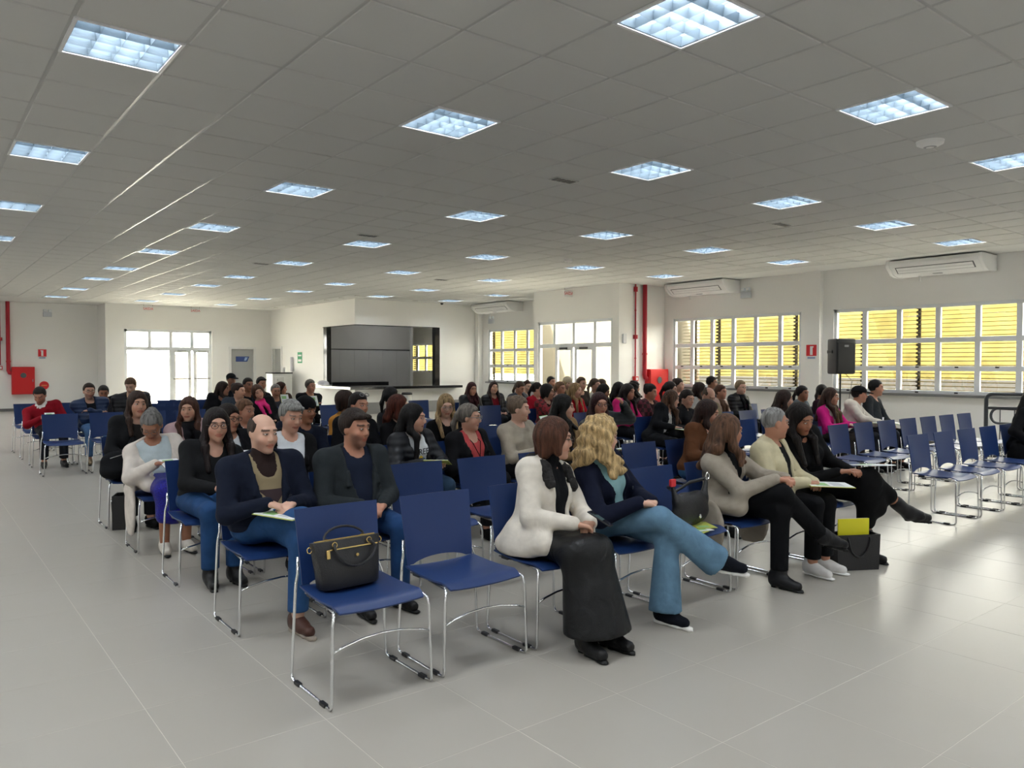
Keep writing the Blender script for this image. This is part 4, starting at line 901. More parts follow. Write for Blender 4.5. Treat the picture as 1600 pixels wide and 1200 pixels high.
    if lk in ('pants', 'jeans', 'flare'):
        L_ = [ell(pel + V3(0, -.01, -.005), (.160 * bb + g3, .124 * bb + g3, .092), None, .05)] + leg(g3, {'flare': .052}.get(lk, .012), -.03 if lk == 'flare' else .10)
        def hemcut(F, X, Y, Z, te=(1.03 if lk == 'flare' else .93)):
            for s in (-1, 1):
                d = an[s] - kn[s]; L2 = d @ d; t = ((X - kn[s][0]) * d[0] + (Y - kn[s][1]) * d[1] + (Z - kn[s][2]) * d[2]) / L2; tc = np.minimum(t, 1.3)
                r = np.sqrt((X - kn[s][0] - tc * d[0]) ** 2 + (Y - kn[s][1] - tc * d[1]) ** 2 + (Z - kn[s][2] - tc * d[2]) ** 2); F = np.where((r < .13) & (t > te - .15), np.maximum(F, (t - te) * math.sqrt(L2)), F)
            return F
        sculpt('trousers', L_, hG, lmat, root, hemcut)
    else:
        L_ = [ell(pel + V3(0, -.01, -.005), (.165 * bb + g3, .126 * bb + g3, .095), None, .05)]
        lo_ = {'skirt': .05, 'midi': .28, 'dress': .34}[lk]
        mk = (kn[-1] + kn[1]) / 2
        L_ += [cap(hip[s], kn[s], .092, .075, .06) for s in (-1, 1)] + [cap(V3(0, .05, .55), mk, .085, .07, .06)]
        for s in (-1, 1):
            e_ = kn[s] + (an[s] - kn[s]) * (1 - max(lo_ - .05, 0) / .45); L_.append(cap(kn[s], e_, .072, .125 if lk == 'skirt' else .07, .07))
        e2 = mk + ((an[-1] + an[1]) / 2 - mk) * (1 - max(lo_ - .05, 0) / .45); L_.append(cap(mk, e2, .07, .15 if lk == 'skirt' else .07, .07))
        zb = max(lo_, .06)
        sculpt('skirt', L_, hG, lmat, root, (lambda F, X, Y, Z: np.maximum(F, zb + .05 - Z)) if lk == 'skirt' else None)
    # ---- shoes
    if lod < 3 or y > 0:
        boots = isinstance(shoes, tuple) and shoes[1] == 'boot'; shc = shoes[0] if isinstance(shoes, tuple) else shoes
        for s in (-1, 1):
            fu = nrm(kn[s] - an[s]) if an[s][2] > .2 else V3(0, 0, 1); fu = nrm(fu - ft[s] * (fu @ ft[s])) if an[s][2] > .2 else fu
            S_ = [cap(heel[s] + fu * .012, toe[s] - ft[s] * .02 + fu * .006, .043, .033, .03), cap(heel[s] + fu * .05, heel[s] + ft[s] * .09 + fu * .02, .040, .036, .03)]
            if boots: S_.append(cap(an[s], an[s] + (kn[s] - an[s]) * .30, .050, .056, .03))
            flat = an[s][2] < .2; so_ = sculpt('boot' if boots else 'shoe', S_, {1: .0145, 2: .018, 3: .024}[lod], cloth(shc, 'leather' if boots or male else 'wool'), root, (lambda F, X, Y, Z: np.maximum(F, .012 - Z)) if flat else None)
            if so_ is not None and lod < 3:
                n0 = heel[s] - fu * (.026 if flat else .030); K_ = [cap(n0 - ft[s] * .008, n0 + ft[s] * .20, .036, .030, .02)]
                if boots: K_ = [cap(n0 + ft[s] * .06, n0 + ft[s] * .19, .030, .026, .02), cap(n0, n0 - fu * .03, .026, .022, .01)]
                cut = (lambda F, X, Y, Z: np.maximum(np.maximum(F, Z - .022), .001 - Z)) if flat else (lambda F, X, Y, Z, n0=n0, fu=fu: np.maximum(F, np.abs((X - n0[0]) * fu[0] + (Y - n0[1]) * fu[1] + (Z - n0[2]) * fu[2]) - .011))
                sculpt('sole', K_, .014, cloth(sole or '#0c0c0c', 'leather'), so_, cut)
    # ---- hair, hats, glasses
    st, hcol = hair[0], hair[1]; tk = {'buzz': .004, 'short': .012, 'bald': .006, 'curly': .026, 'bob': .018, 'crop': .016}.get(st, .013)
    face = sub(E_((0, -.114, -.042), (.067, .078, .112), .02)); H_ = [E_((0, .016, .036), (.076 + tk, .096 + tk, .091 + tk), .02)]
    low = lambda d: Hc + V3(0, 0, 0) + d
    yR2 = rotm(yaw * .4, 0, 0); hw2 = lambda a, c, e: Hc + yR2 @ V3(a, c, e); yR = rotm(yaw, 0, 0); hw = lambda a, c, e: Hc + yR @ V3(a, c, e)
    if st in ('short', 'buzz', 'bald', 'crop'):
        H_ += [face] + [sub(E_((s * .088, -.022, -.030), (.030, .040, .045), .01)) for s in (-1, 1)]
        if st == 'crop': H_.insert(1, cap(hd(-.04, -.07, .085), hd(.045, -.075, .08), .026, .022, .02))
        if st == 'bald': H_.append(sub(E_((0, -.03, .105), (.066, .115, .085), .01)))
        zlow, yfr = -.058, -.022
    else:
        zlow, yfr = -9, (-.028 if st in ('pony', 'bun') else -.062)
        if st == 'bob': H_ += [cap(hd(s * .070, .0, .02), hd(s * .078, -.010, -.066), .030, .026, .03) for s in (-1, 1)] + [cap(hd(s * .04, .075, .01), hd(s * .045, .065, -.075), .044, .040, .03) for s in (-1, 1)]
        if st in ('long', 'curly', 'half'):
            ln = hair[2] if len(hair) > 2 else .28; r_ = .027 if st != 'curly' else .045
            for s in (-1, 1): H_ += [cap(hd(s * .068, .015, .03), hw(s * .082, .012, -.10), r_, r_ + .004, .03), cap(hw(s * .082, .012, -.10), hw(s * .092, -.05 if st != 'half' else .05, -.155), r_ + .004, r_, .03), cap(hw(s * .092, -.05 if st != 'half' else .05, -.155), hw2(s * .085, -.105 if st != 'half' else .15, -.10 - ln * .75), r_, r_ * .75, .03), cap(hd(s * .035, .082, .0), hw(s * .05, .12, -.11), .046, .042, .03), cap(hw(s * .05, .12, -.11), hw2(s * .055, .185, -.12 - ln * .8), .042, .034, .03)]
        if st == 'pony': H_ += [E_((0, .105, .02), (.03, .03, .03)), cap(hd(0, .115, .02), hw(0, .155, -.06), .028, .026, .02), cap(hw(0, .155, -.06), hw(.02, .13, -.24), .026, .012, .02)]
        if st == 'bun': H_ += [E_((0, .085, .085), (.045, .045, .042), .012)]
        H_ += [face]
        if st in ('pony', 'bun'):
            H_ += [sub(E_((s * .088, -.022, -.030), (.030, .040, .045), .01)) for s in (-1, 1)]
    def hclip(F, X, Y, Z):
        x_, y_, z_ = X - Hc[0], Y - Hc[1], Z - Hc[2]; lz = x_ * RH[0, 2] + y_ * RH[1, 2] + z_ * RH[2, 2]; ly = x_ * RH[0, 1] + y_ * RH[1, 1] + z_ * RH[2, 1]
        F = np.maximum(F, zlow - lz); lx = x_ * RH[0, 0] + y_ * RH[1, 0] + z_ * RH[2, 0]; d = np.maximum(np.maximum(ly - yfr + (lz - .01) * .35, lz - .066), (np.abs(lx) - .070) if yfr < -.05 else -9); h = np.maximum(.02 - np.abs(F + d), 0) / .02; G = np.maximum(F, -d) + h * h * .005
        return np.where(lz > -.125, G, F)
    if st in ('curly',):
        def disp(v):
            rs = np.sin(v[:, 0] * 95 + np.sin(v[:, 2] * 60) * 1.5) * np.sin(v[:, 1] * 95) + np.sin(v[:, 2] * 70 + v[:, 0] * 50); c = v - (Hc + V3(0, .02, -.05)); c[:, 2] *= .2; l = np.linalg.norm(c, axis=1, keepdims=True) + 1e-6; return v + c / l * (rs[:, None] * .007)
    else: disp = None
    sculpt('hair', H_, {1: .0105, 2: .0145, 3: .019}[lod], hair_mat(hcol, hair[3] if len(hair) > 3 else None), root, hclip, disp)
    if hat:
        C_ = [E_((0, .012, .052), (.092, .112, .088), .02)] if hat[0] == 'cap' else [E_((0, .016, .048), (.093, .113, .098), .02)]
        def cclip(F, X, Y, Z, z0=(.038 if hat[0] == 'cap' else .022)):
            l = (X - Hc[0]) * RH[0, 2] + (Y - Hc[1]) * RH[1, 2] + (Z - Hc[2]) * RH[2, 2]; return np.maximum(F, z0 - l)
        ho = sculpt('cap' if hat[0] == 'cap' else 'beanie', C_, .012, cloth(hat[1]), root, cclip)
        if hat[0] == 'cap': sculpt('cap_visor', [ell(hd(0, -.115, .045), (.075, .085, .010), RH @ rotm(0, .18), .01), sub(E_((0, .0, .045), (.09, .105, .08), .005))], .009, cloth(hat[1]), ho)
    if glasses:
        gm = mat('glasses_' + glasses.strip('#'), srgb(glasses), .3); go = MB()
        for s in (-1, 1):
            go.tube([tuple(hd(s * .033 + .024 * math.cos(a) , -.108, .008 + .0185 * math.sin(a))) for a in np.linspace(0, 2 * PI, 17)[:-1]], .0022, 5, closed=True); go.tube([tuple(hd(s * .057, -.106, .012)), tuple(hd(s * .077, -.05, .012)), tuple(hd(s * .080, .02, .008))], .002, 5)
        go.tube([tuple(hd(-.010, -.109, .012)), tuple(hd(0, -.112, .014)), tuple(hd(.010, -.109, .012))], .002, 5); go.build('glasses', gm, root)
    SPEC[label] = dict(root=root, W=W, HD=HD, tp=tp, hd=hd, TF=TF, RH=RH, Hc=Hc)
    return root

# ------------------------------------------------------------------ seats and audience
LX = lambda k: 1.74 + .6 * k
LY = {'R1': 3.41, 'R2': 4.62, 'R3': 5.84, 'R4': 7.04, 'R5': 8.22, 'B1': 12.45, 'B2': 13.65, 'B3': 14.85, 'B4': 16.05}
WX = lambda n, m: (8.25 if n < 3 else 8.07) + .6 * m
WY = lambda n: 3.41 + 1.2 * (n - 1)
TAKEN = set()
def sit(seat, dx, hz, yaw, label, **kw):
    blk, r, c = seat
    x, y = (LX(c), LY[r]) if blk == 'L' else ((WX(r, c), WY(r)) if isinstance(c, int) else (c, WY(r)))
    TAKEN.add((blk, r, c)); depth = x * .618 + y * .786
    kw.setdefault('lod', 1 if depth < 8.0 else (2 if depth < 11.4 else 3))
    if 'pitch' in kw: kw['pitch'] = math.radians(kw['pitch'])
    if 'roll' in kw: kw['roll'] = math.radians(kw['roll'])
    chair(x, y, 'blue chair holding the ' + label, 'occupied blue chairs')
    return person(x, y, dx, hz, math.radians(yaw), label, **kw)
BLK, BRN, GRY, BLD = '#17110f', '#33211a', '#77746f', '#a3855c'
# front row
sit(('L', 'R1', 2), .09, 1.11, 62, 'woman in white coat with black fur collar and long leather skirt', hair=('bob', '#4a2d20'), open_w=.07, jacket=('#d9d2c6',), top='#101216', legs=('skirt', '#0f1012', 'leather'), arms='folded', glasses='#2a1a12', shoes=('#101012', 'boot'), skin='a', jk_len=.03, turtle=True, b=1.06, tuck=-.10, lips=(.45, .16, .15))
sit(('L', 'R1', 3), -.12, 1.10, 72, 'curly blonde woman in navy coat and flared pale jeans', hair=('curly', '#b59a6e', .15), open_w=.085, jacket=('#12172a',), top=('#93bcc0', 'wool'), legs=('flare', '#5f8099'), cross={'kn': (-.02, -.37, .645), 'an': (.31, -.52, .37), 'ft': (.80, -.55, -.20)}, arms='folded', shoes='#10131c', sole='#e8e6e2', turtle=True, skin='e')
sit(('L', 'R1', 5), -.06, 1.07, 70, 'woman in beige wool coat with long highlighted hair and buckled boots', hair=('long', '#5a4030', .16), jacket=('#9f9689',), top='#0d0e10', legs=('pants', '#0c0d10'), cross={'an': (.36, -.50, .34), 'ft': (.85, -.50, -.25)}, arms=((.06, -.33, .76), (.18, -.33, .755), (.75, -.6, -.1), (-.6, -.75, 0)), shoes=('#15161a', 'boot'), jk_len=.26, turtle=True, skin='b', hy=.0)
sit(('L', 'R1', 6), -.02, 1.10, 60, 'woman with cropped grey hair in cream coat', hair=('buzz', '#8b8a88'), jacket=('#c9c0a0',), top='#101010', legs=('pants', '#0d0e11'), arms='folded', shoes='#d8d6d4', sole='#f0efee', b=1.12, skin='b', jk_len=.05)
sit(('L', 'R1', 7), -.26, 1.12, -12, 'woman in black dress and tights leaning towards her neighbour', hair=('long', '#15100f', .34), top='#0c0c0e', legs=('midi', '#0b0b0d'), cross={'an': (.42, -.52, .36), 'ft': (.85, -.52, -.12)}, arms='hold', pitch=20, roll=-10, shoes=('#141416', 'boot'), turtle=True, skin='c', turn=-.2)
# second row
sit(('L', 'R2', 0), -.02, 1.13, 10, 'balding man in navy jacket over argyle sweater and jeans', sex='m', hair=('bald', '#3a2e28'), jacket=('#151b2b',), top=('#8f8063', 'argyle'), inner='#2b1f1e', neckline=.07, legs=('jeans', '#274a76'), arms='lap', b=1.16, skin='e', shoes='#4a2f27', sole='#9a8f82', open_w=.075, cross={'an': (.22, -.42, .30), 'ft': (.6, -.75, -.3)}, beard='#9b7466')
sit(('L', 'R2', 1), 0, 1.13, 20, 'dark-haired man with stubble in charcoal blazer', sex='m', hair=('crop', '#2a201c'), jacket=('#2b3033',), top='#1d2436', legs=('jeans', '#1f3f6b'), arms='lap', b=1.15, skin='b', shoes='#0e0e10', open_w=.085, beard='#4c3c35')
sit(('L', 'R2', 7), .12, 1.09, 38, 'brunette woman in rust brown suede coat', hair=('long', '#2c1b17', .30), jacket=('#5b3822',), top='#d7d2cc', legs=('jeans', '#3d6186'), arms='hold', pitch=14, skin='b')
# third row
sit(('L', 'R3', 0), .08, 1.10, -6, 'smiling woman with glasses in black sweater and blue jeans', hair=('long', '#1b1414', .30), top='#18191b', legs=('jeans', '#20416b'), arms='folded', glasses='#161010', skin='a', b=1.1, shoes=('#121214', 'boot'), neckline=.05)
sit(('L', 'R3', 1), .06, 1.14, 6, 'woman with short curly grey hair, white shirt and black jacket', hair=('crop', '#83827f'), jacket=('#141416',), top='#d9dde2', legs=('pants', '#15161a'), pitch=12, open_w=.10, skin='a', b=1.08)
sit(('L', 'R3', 3), -.02, 1.08, 46, 'black-haired woman in quilted jacket over printed white FREE shirt', hair=('long', '#100d0d', .34), jacket=('#15171d', 'puffer'), top='#dcdfe0', legs=('jeans', '#2b4158'), arms='hold', open_w=.085, skin='a')
sit(('L', 'R3', 4), -.02, 1.06, 42, 'woman with grey ponytail in coral shirt, black cardigan and lanyard', hair=('pony', '#6e6760'), jacket=('#131316',), top='#b5494a', legs=('pants', '#141519'), glasses='#8a8a8a', b=1.12, open_w=.095, skin='a', neckline=.05)
sit(('L', 'R3', 5), -.03, 1.12, 48, 'woman in cream poncho sweater holding up a brochure', hair=('bun', '#6a5a4c'), top='#a99f90', legs=('pants', '#1b1b1f'), arms=((.0, -.24, .70), (.16, -.26, .80), (.7, -.6, .1), (-.3, -.7, .5)), b=1.2, skin='e')
sit(('L', 'R3', 6), -.04, 1.12, 52, 'woman with straight black hair in tan coat', hair=('long', '#12100f', .16), jacket=('#8f7452',), top='#201a18', legs=('pants', '#191a1e'), arms='lap', skin='a')
sit(('L', 'R3', 7), -.13, 1.13, -20, 'woman with round glasses and burgundy hair resting hand on head', hair=('long', '#331a1d', .24), jacket=('#1f2428', 'puffer'), top='#8c2346', arms='head', glasses='#1d1412', skin='b', legs=('pants', '#15161a'))
# fourth row
sit(('L', 'R4', 0), -.09, 1.03, -22, 'elderly woman in off-white coat and blue sequin skirt, reading', hair=('bun', '#6d6b69'), jacket=('#d8cfc6',), top='#b9c6cb', legs=('midi', '#14148f', 'sequin'), arms='hold', pitch=38, glasses='#6b5a50', skin='c', jk_len=.36, open_w=.11, b=1.08, shoes='#c9c2b8')
sit(('L', 'R4', 1), -.04, 1.06, 24, 'woman with black glasses and dark fringe in black jacket', hair=('bob', '#1f1614'), jacket=('#15151a',), top='#c9ccd0', glasses='#0d0c0c', skin='b', arms='hold')
sit(('L', 'R4', 2), .10, 1.11, 16, 'man in black beanie and dark navy work jacket', sex='m', hair=('short', '#191413'), hat=('beanie', '#131317'), top='#171d2d', legs=('pants', '#1b2030'), skin='c', b=1.1, pitch=8)
sit(('L', 'R4', 3), .06, 1.14, 14, 'woman with sunglasses pushed up on dark hair in black jacket', hair=('pony', '#1b1413'), jacket=('#131418',), top='#17181b', skin='b', b=1.12)
sit(('L', 'R4', 4), -.08, 1.11, 58, 'auburn-haired woman in black sweater seen from the side', hair=('long', '#4a2117', .34), top='#131316', skin='e')
sit(('L', 'R4', 5), -.09, 1.10, -22, 'blonde woman with glasses in black top looking down', hair=('long', '#a08662', .30), top='#101013', glasses='#9a8f88', pitch=14, skin='e', neckline=.03)
# fifth row
sit(('L', 'R5', 0), .06, 1.16, 2, 'brown-haired woman in black jacket with a large black bag', hair=('long', '#33231c', .26), jacket=('#17181b',), top='#2a2624', skin='a', b=1.05)
sit(('L', 'R5', 1), -.06, 1.09, -28, 'woman in pink and white jacket with thick black scarf', hair=('long', '#4a2f25', .22), jacket=('#c7a9ab', 'wool'), top='#1d1c20', scarf='#17171b', skin='a', arms='hold', b=1.08)
sit(('L', 'R5', 2), -.08, 1.05, 30, 'woman with fair pulled-back hair in black coat and white collar', hair=('pony', '#6a4c38'), jacket=('#15151a',), top='#d8d8d8', skin='b')
sit(('L', 'R5', 4), -.11, 1.12, 70, 'brown-haired person in mustard jacket with black hood', hair=('bob', '#2c1c15'), jacket=('#a5712f',), top='#141414', scarf='#131316', skin='b')
sit(('L', 'R5', 5), -.11, 1.15, 105, 'person with sleek black hair in charcoal sweater turned away', hair=('pony', '#100e10'), top='#222428', skin='b')
# block behind the cross aisle
sit(('L', 'B2', 0), -.13, 1.07, -24, 'bearded man in red sweater and white collar, head bowed', sex='m', hair=('short', '#15110f'), top='#8d1322', inner='#d9d5d2', legs=('pants', '#1c1e24'), arms='hold', pitch=32, beard='#1d1513', skin='b', b=1.15, lod=2)
sit(('L', 'B2', 1), -.06, 1.12, 2, 'bearded man with glasses in blue padded jacket, arms folded', sex='m', hair=('short', '#2b1d16'), jacket=('#1d3154', 'puffer'), top='#1a1c22', legs=('jeans', '#4a6d96'), arms='crossed', glasses='#22201e', beard='#3a2a22', b=1.1, shoes='#8d7a60', lod=2)
sit(('L', 'B2', 2), -.06, 1.20, -28, 'fair-haired man in bulky black parka looking down', sex='m', hair=('short', '#5a4232'), jacket=('#131418', 'puffer'), top='#1a1a1d', pitch=32, b=1.28, skin='e')
sit(('L', 'B3', 2), -.24, 1.05, -8, 'grey-bearded man in dark jacket half hidden behind the padded jacket', sex='m', hair=('short', '#2a2725'), jacket=('#20242c',), top='#2b2b2f', skin='c', beard='#6d6660', pitch=16)
sit(('L', 'B1', 4), .08, 1.12, 50, 'woman with hair up in grey denim jacket, in profile', hair=('bun', '#2a1b16'), jacket=('#343a44',), top='#1d1b1c', skin='a', b=1.15)
sit(('L', 'B1', 5), -.20, 1.09, -8, 'woman in black coat with bright pink scarf, head tilted', hair=('bob', '#4a3022'), jacket=('#121216',), top='#141417', scarf='#e0357f', roll=-20, skin='a', b=1.1)
sit(('L', 'B2', 4), .22, 1.12, 60, 'woman with long dark hair in black coat behind the denim jacket', hair=('long', '#2a1c17', .3), jacket=('#17171b',), skin='b')
sit(('L', 'B2', 5), .06, 1.18, 12, 'dark-haired man sitting behind the woman with the pink scarf', sex='m', hair=('short', '#17110f'), jacket=('#20242e',), skin='c')
sit(('L', 'B2', 6), -.04, 1.06, -4, 'elderly grey-haired man in grey sweater smiling', sex='m', hair=('short', '#8d8a86'), top='#3a3b42', skin='b')
sit(('L', 'B2', 7), .03, 1.14, 22, 'grey-haired man with glasses in black sweater near the bar', sex='m', hair=('short', '#6b665f'), top='#14161c', glasses='#1a1715', skin='b', b=1.15, arms='crossed')
sit(('L', 'B3', 6), .14, 1.17, 12, 'young dark-haired man in black shirt by the water dispenser', sex='m', hair=('crop', '#17110f'), top='#16171c', skin='b')
sit(('L', 'B3', 7), -.06, 1.07, 58, 'woman with wavy brown hair in brown coat behind the grey-haired men', hair=('long', '#3a2018', .3), jacket=('#33231c',), skin='b')
sit(('L', 'B4', 6), -.05, 1.23, 18, 'man in black cap in the last row', sex='m', hair=('short', '#17110f'), hat=('cap', '#15161a'), top='#1d1f26', skin='c')
# window-side block
sit(('W', 3, 2), -.02, 1.09, 46, 'woman with half-up dark hair in black coat on the window side', hair=('half', '#2b1c17', .24), jacket=('#17171c',), skin='a')
sit(('W', 3, 4), -.05, 1.10, 16, 'woman in hot pink sweater with olive scarf', hair=('long', '#3b2820', .26), jacket=('#c81f7a',), top='#d9d4c8', scarf='#5a4a33', arms='hold', skin='b', open_w=.10, legs=('pants', '#3a342e'), lod=2)
sit(('W', 3, 5), .16, 1.11, 36, 'man in black cap and white hoodie holding a folder', sex='m', hair=('short', '#1a1412'), hat=('cap', '#0f0f12'), top='#cdc6b9', jacket=('#d3ccbf',), arms=((-.03, -.36, .70), (.14, -.34, .68), (.6, -.75, 0), (-.5, -.8, 0)), skin='b', b=1.14, open_w=.012, legs=('pants', '#22242a'), lod=2)
sit(('W', 3, 6), .06, 1.20, 36, 'dark-haired man in charcoal hoodie with a badge', sex='m', hair=('short', '#14100f'), top='#2b2e31', arms='lap', skin='b', b=1.14, legs=('pants', '#202329'), lod=2)
sit(('W', 4, 0), .30, 1.07, 58, 'woman with long light brown hair in black blazer, writing', hair=('long', '#4f3729', .3), jacket=('#15161a',), top='#c9c6c2', arms='hold', pitch=10, skin='a', lod=2)
sit(('W', 4, 1), .04, 1.07, 0, 'smiling woman with parted dark hair in black turtleneck', hair=('pony', '#1d1413'), top='#131316', turtle=True, pitch=12, skin='a', lod=2)
sit(('W', 4, 2), -.08, 1.10, -6, 'bald man in beige sweater with head bowed', sex='m', hair=('bald', '#5a4c40'), top='#8d8168', pitch=34, skin='a', b=1.15, lod=2)
sit(('W', 4, 6), 0, 1.08, 6, 'woman in grey zip jacket with lanyard near the pilaster', hair=('pony', '#1c1413'), jacket=('#5f666c',), top='#34373c', skin='c', open_w=.02)
sit(('W', 4, 7), .01, 1.09, 82, 'person with dark ponytail in maroon top behind the hot pink sweater', hair=('pony', '#19110f'), top='#2a1420', skin='b')
sit(('W', 5, 1), .11, 1.13, 16, 'woman in fuchsia fleece with long black hair and folder', hair=('long', '#1c1514', .32), jacket=('#c01f66',), top='#b81d60', arms='hold', skin='b', open_w=.01, b=1.08)
sit(('W', 5, 2), .02, 1.12, 30, 'woman with messy black bun in maroon checked coat', hair=('bun', '#0f0d0e'), jacket=('#5a1a2b', 'plaid'), top='#2a1418', pitch=12, skin='b', b=1.12)
sit(('W', 5, 3), -.10, 1.15, 46, 'dark-haired woman in pale pink top beside the hose cabinet', hair=('pony', '#1b1312'), top='#c78f95', pitch=10, skin='a')
sit(('W', 5, 4), .05, 1.13, 42, 'woman with brown hair in white patterned cardigan', hair=('long', '#2c1d18', .2), jacket=('#b9b7b2', 'wool'), top='#a9a7a3', pitch=10, skin='a')
sit(('W', 5, 5), .03, 1.08, 12, 'woman in beige coat with brown patterned scarf', hair=('pony', '#4a2f22'), jacket=('#b39a8c',), top='#6b5448', scarf='#5d4436', skin='b')
sit(('W', 5, 6), 0, 1.15, -4, 'blond woman with glasses in black hooded puffer and pink top', hair=('short', '#7d6a50'), jacket=('#131317', 'puffer'), top='#a8466f', glasses='#2a1f1a', scarf='#131317', skin='e', b=1.12)
sit(('W', 6, 8.17), 0, 1.11, 42, 'woman in red checked shirt with hand to her mouth', hair=('bob', '#161112'), jacket=('#7d1420', 'plaid'), top='#2a1013', arms='chin', glasses='#1a1413', skin='a')
sit(('W', 6, 8.79), 0, 1.12, 24, 'woman in red jacket with long ash blonde hair', hair=('long', '#8f7450', .36), jacket=('#a5101d',), top='#8d1018', skin='a', open_w=.02)
sit(('W', 6, 9.45), 0, 1.09, 32, 'woman with black hair bowed behind the blonde in red', hair=('long', '#15100f', .2), top='#1d1d22', pitch=18, skin='b')
sit(('W', 6, 10.05), -.22, 1.12, 62, 'person with long black hair left of the fuchsia fleece', hair=('long', '#120f10', .3), top='#17171b', skin='b')
sit(('W', 6, 11.43), 0, 1.17, 22, 'woman with dark bun in front of the six-column window', hair=('bun', '#2b1c18'), top='#5b4a48', skin='e', b=1.1)
sit(('W', 6, 12.25), .18, 1.20, 36, 'man with glasses in black jacket against the six-column window', sex='m', hair=('short', '#1c1614'), jacket=('#17191e',), top='#25272c', glasses='#15100f', skin='c')
sit(('W', 7, 8.97), 0, 1.10, 46, 'woman in plain red jacket with dark hair', hair=('pony', '#1a1213'), jacket=('#a3182a',), top='#7d101c', open_w=.01, skin='a')
sit(('W', 7, 9.52), 0, 1.11, 12, 'blonde woman in black behind the red checked shirt', hair=('pony', '#7d5f44'), top='#24232a', skin='b')
sit(('W', 7, 10.06), 0, 1.19, 0, 'tall person with brown hair behind the ash blonde', hair=('short', '#5a4434'), top='#3a342f', skin='a')
sit(('W', 7, 10.62), -.2, 1.16, 20, 'woman with glasses and grey headband in white jacket', hair=('pony', '#57493f'), jacket=('#cfc8ba',), top='#b9b2a6', glasses='#2a211d', skin='a')
sit(('W', 7, 11.52), 0, 1.09, 62, 'person with dark curls behind the fuchsia fleece', hair=('curly', '#1d1413', .1), top='#2a2226', skin='b')
sit(('W', 8, 8.33), .04, 1.09, -6, 'woman with burgundy hair and scarf in black leather jacket', hair=('long', '#3a1519', .22), jacket=('#17171a', 'leather'), top='#3a1a20', scarf='#351419', skin='b', arms='lap')
sit(('W', 8, 8.93), -.05, 1.10, -16, 'woman in black padded jacket over burgundy top, head tilted back', hair=('long', '#2b1c1a', .3), jacket=('#141519', 'puffer'), top='#7d1722', pitch=-8, roll=8, skin='a', b=1.12, open_w=.09)
sit(('W', 8, 9.52), 0, 1.09, 16, 'woman in grey-blue jacket looking down at her lap', hair=('pony', '#4a382c'), jacket=('#252b36', 'puffer'), top='#2a2e36', pitch=26, skin='b', b=1.1)
sit(('W', 8, 10.8), 0, 1.17, -8, 'person in cream beanie with fair hair', hair=('long', '#a08a66', .15), hat=('beanie', '#b9ad93'), top='#5a4f48', pitch=10, skin='e')
sit(('W', 8, 11.8), 0, 1.11, 60, 'person with brown hair by the far side doors', hair=('bob', '#3a271f'), top='#3a3230', skin='b')
sit(('W', 9, 10.7), 0, 1.08, 0, 'man with reddish brown hair and glasses in the last rows', sex='m', hair=('short', '#3d231a'), top='#8d8a88', glasses='#1f1714', pitch=12, skin='e', beard='#5a3a2c')
sit(('W', 9, 11.4), 0, 1.16, 8, 'person with short dark hair in front of the side doors', sex='m', hair=('short', '#1a1412'), top='#24262c', skin='b')
sit(('W', 1, 4), .12, 1.14, 75, 'person in black coat at the right picture edge', hair=('long', '#120f0f', .3), jacket=('#0c0c0e',), top='#0c0c0e', arms='side', skin='b', b=1.1, jk_len=.1, lod=2)
# empty chairs
def vacant(seat, label): 
    blk, r, c = seat
    if seat in TAKEN: return
    x, y = (LX(c), LY[r]) if blk == 'L' else ((WX(r, c), WY(r)) if isinstance(c, int) else (c, WY(r)))
    TAKEN.add(seat); chair(x, y, label, 'empty blue chairs')
vacant(('L', 'R1', 0), 'blue chair carrying the black handbag with gold zips'); vacant(('L', 'R1', 1), 'empty blue chair in the front row between handbag and white coat'); vacant(('L', 'R1', 4), 'blue chair carrying the slouchy black bag with red tag')
RN = {'R1': 'front row', 'R2': 'second row', 'R3': 'third row', 'R4': 'fourth row', 'R5': 'fifth row', 'B1': 'first row behind the cross aisle', 'B2': 'second row behind the cross aisle', 'B3': 'third row behind the cross aisle', 'B4': 'last row behind the cross aisle'}
for r in LY:
    for k in range(8): vacant(('L', r, k), 'empty blue chair, %s seat from the left in the %s' % (ORD[k], RN[r]))
for n in range(1, 6):
    for m in range(8): vacant(('W', n, m), 'empty blue chair, %s seat from the aisle in window-side row %s' % (ORD[m], ['one', 'two', 'three', 'four', 'five'][n - 1]))
vacant(('W', 7, 0), 'empty blue chair in front of the woman in the leather jacket'); vacant(('W', 9, 0), 'empty blue chair in the window-side rows near the bar')

# ------------------------------------------------------------------ things on laps, chairs and floor
YEL = mat('folder_yellow', (.62, .60, .06), .5); PAPER = mat('paper_white', (.82, .83, .85), .6); GREENP = mat('brochure_green', (.30, .55, .22), .5); LIME = mat('folder_lime', (.50, .55, .10), .5)
def leaflet(owner, label, m1=LIME, size=(.21, .29), z=.02, tilt=.25, yaw=0.0, pos=None, up=False, page=PAPER):
    sp = SPEC.get(owner); base = sp['root'].location
    c = (sp['W'][-1] + sp['W'][1]) / 2 + (nrm(sp['HD'][-1]) + nrm(sp['HD'][1])) * .05 if pos is None else V3(*pos)
    o = empty('booklet', (base.x + c[0], base.y + c[1], c[2] + z)); tag(o, label, 'booklet', 'programme booklets')
    a, b = size; w0 = MB().box(-a / 2, a / 2, -b / 2, b / 2, 0, .003); w0.build('cover', m1, o); MB().box(-a / 2 + .006, a / 2 - .004, -b / 2 + .006, b / 2 - .006, .003, .007).build('pages', page, o)
    MB().box(-a * .36, a * .2, b * .05, b * .33, .007, .0078).build('printed_block', GREENP, o); MB().box(-a * .36, a * .32, -b * .3, -b * .05, .007, .0076).build('text_block', mat('print_grey', (.55, .58, .62), .6), o)
    o.rotation_euler = (tilt if not up else 1.1, 0, yaw); return o
LB = list(SPEC)
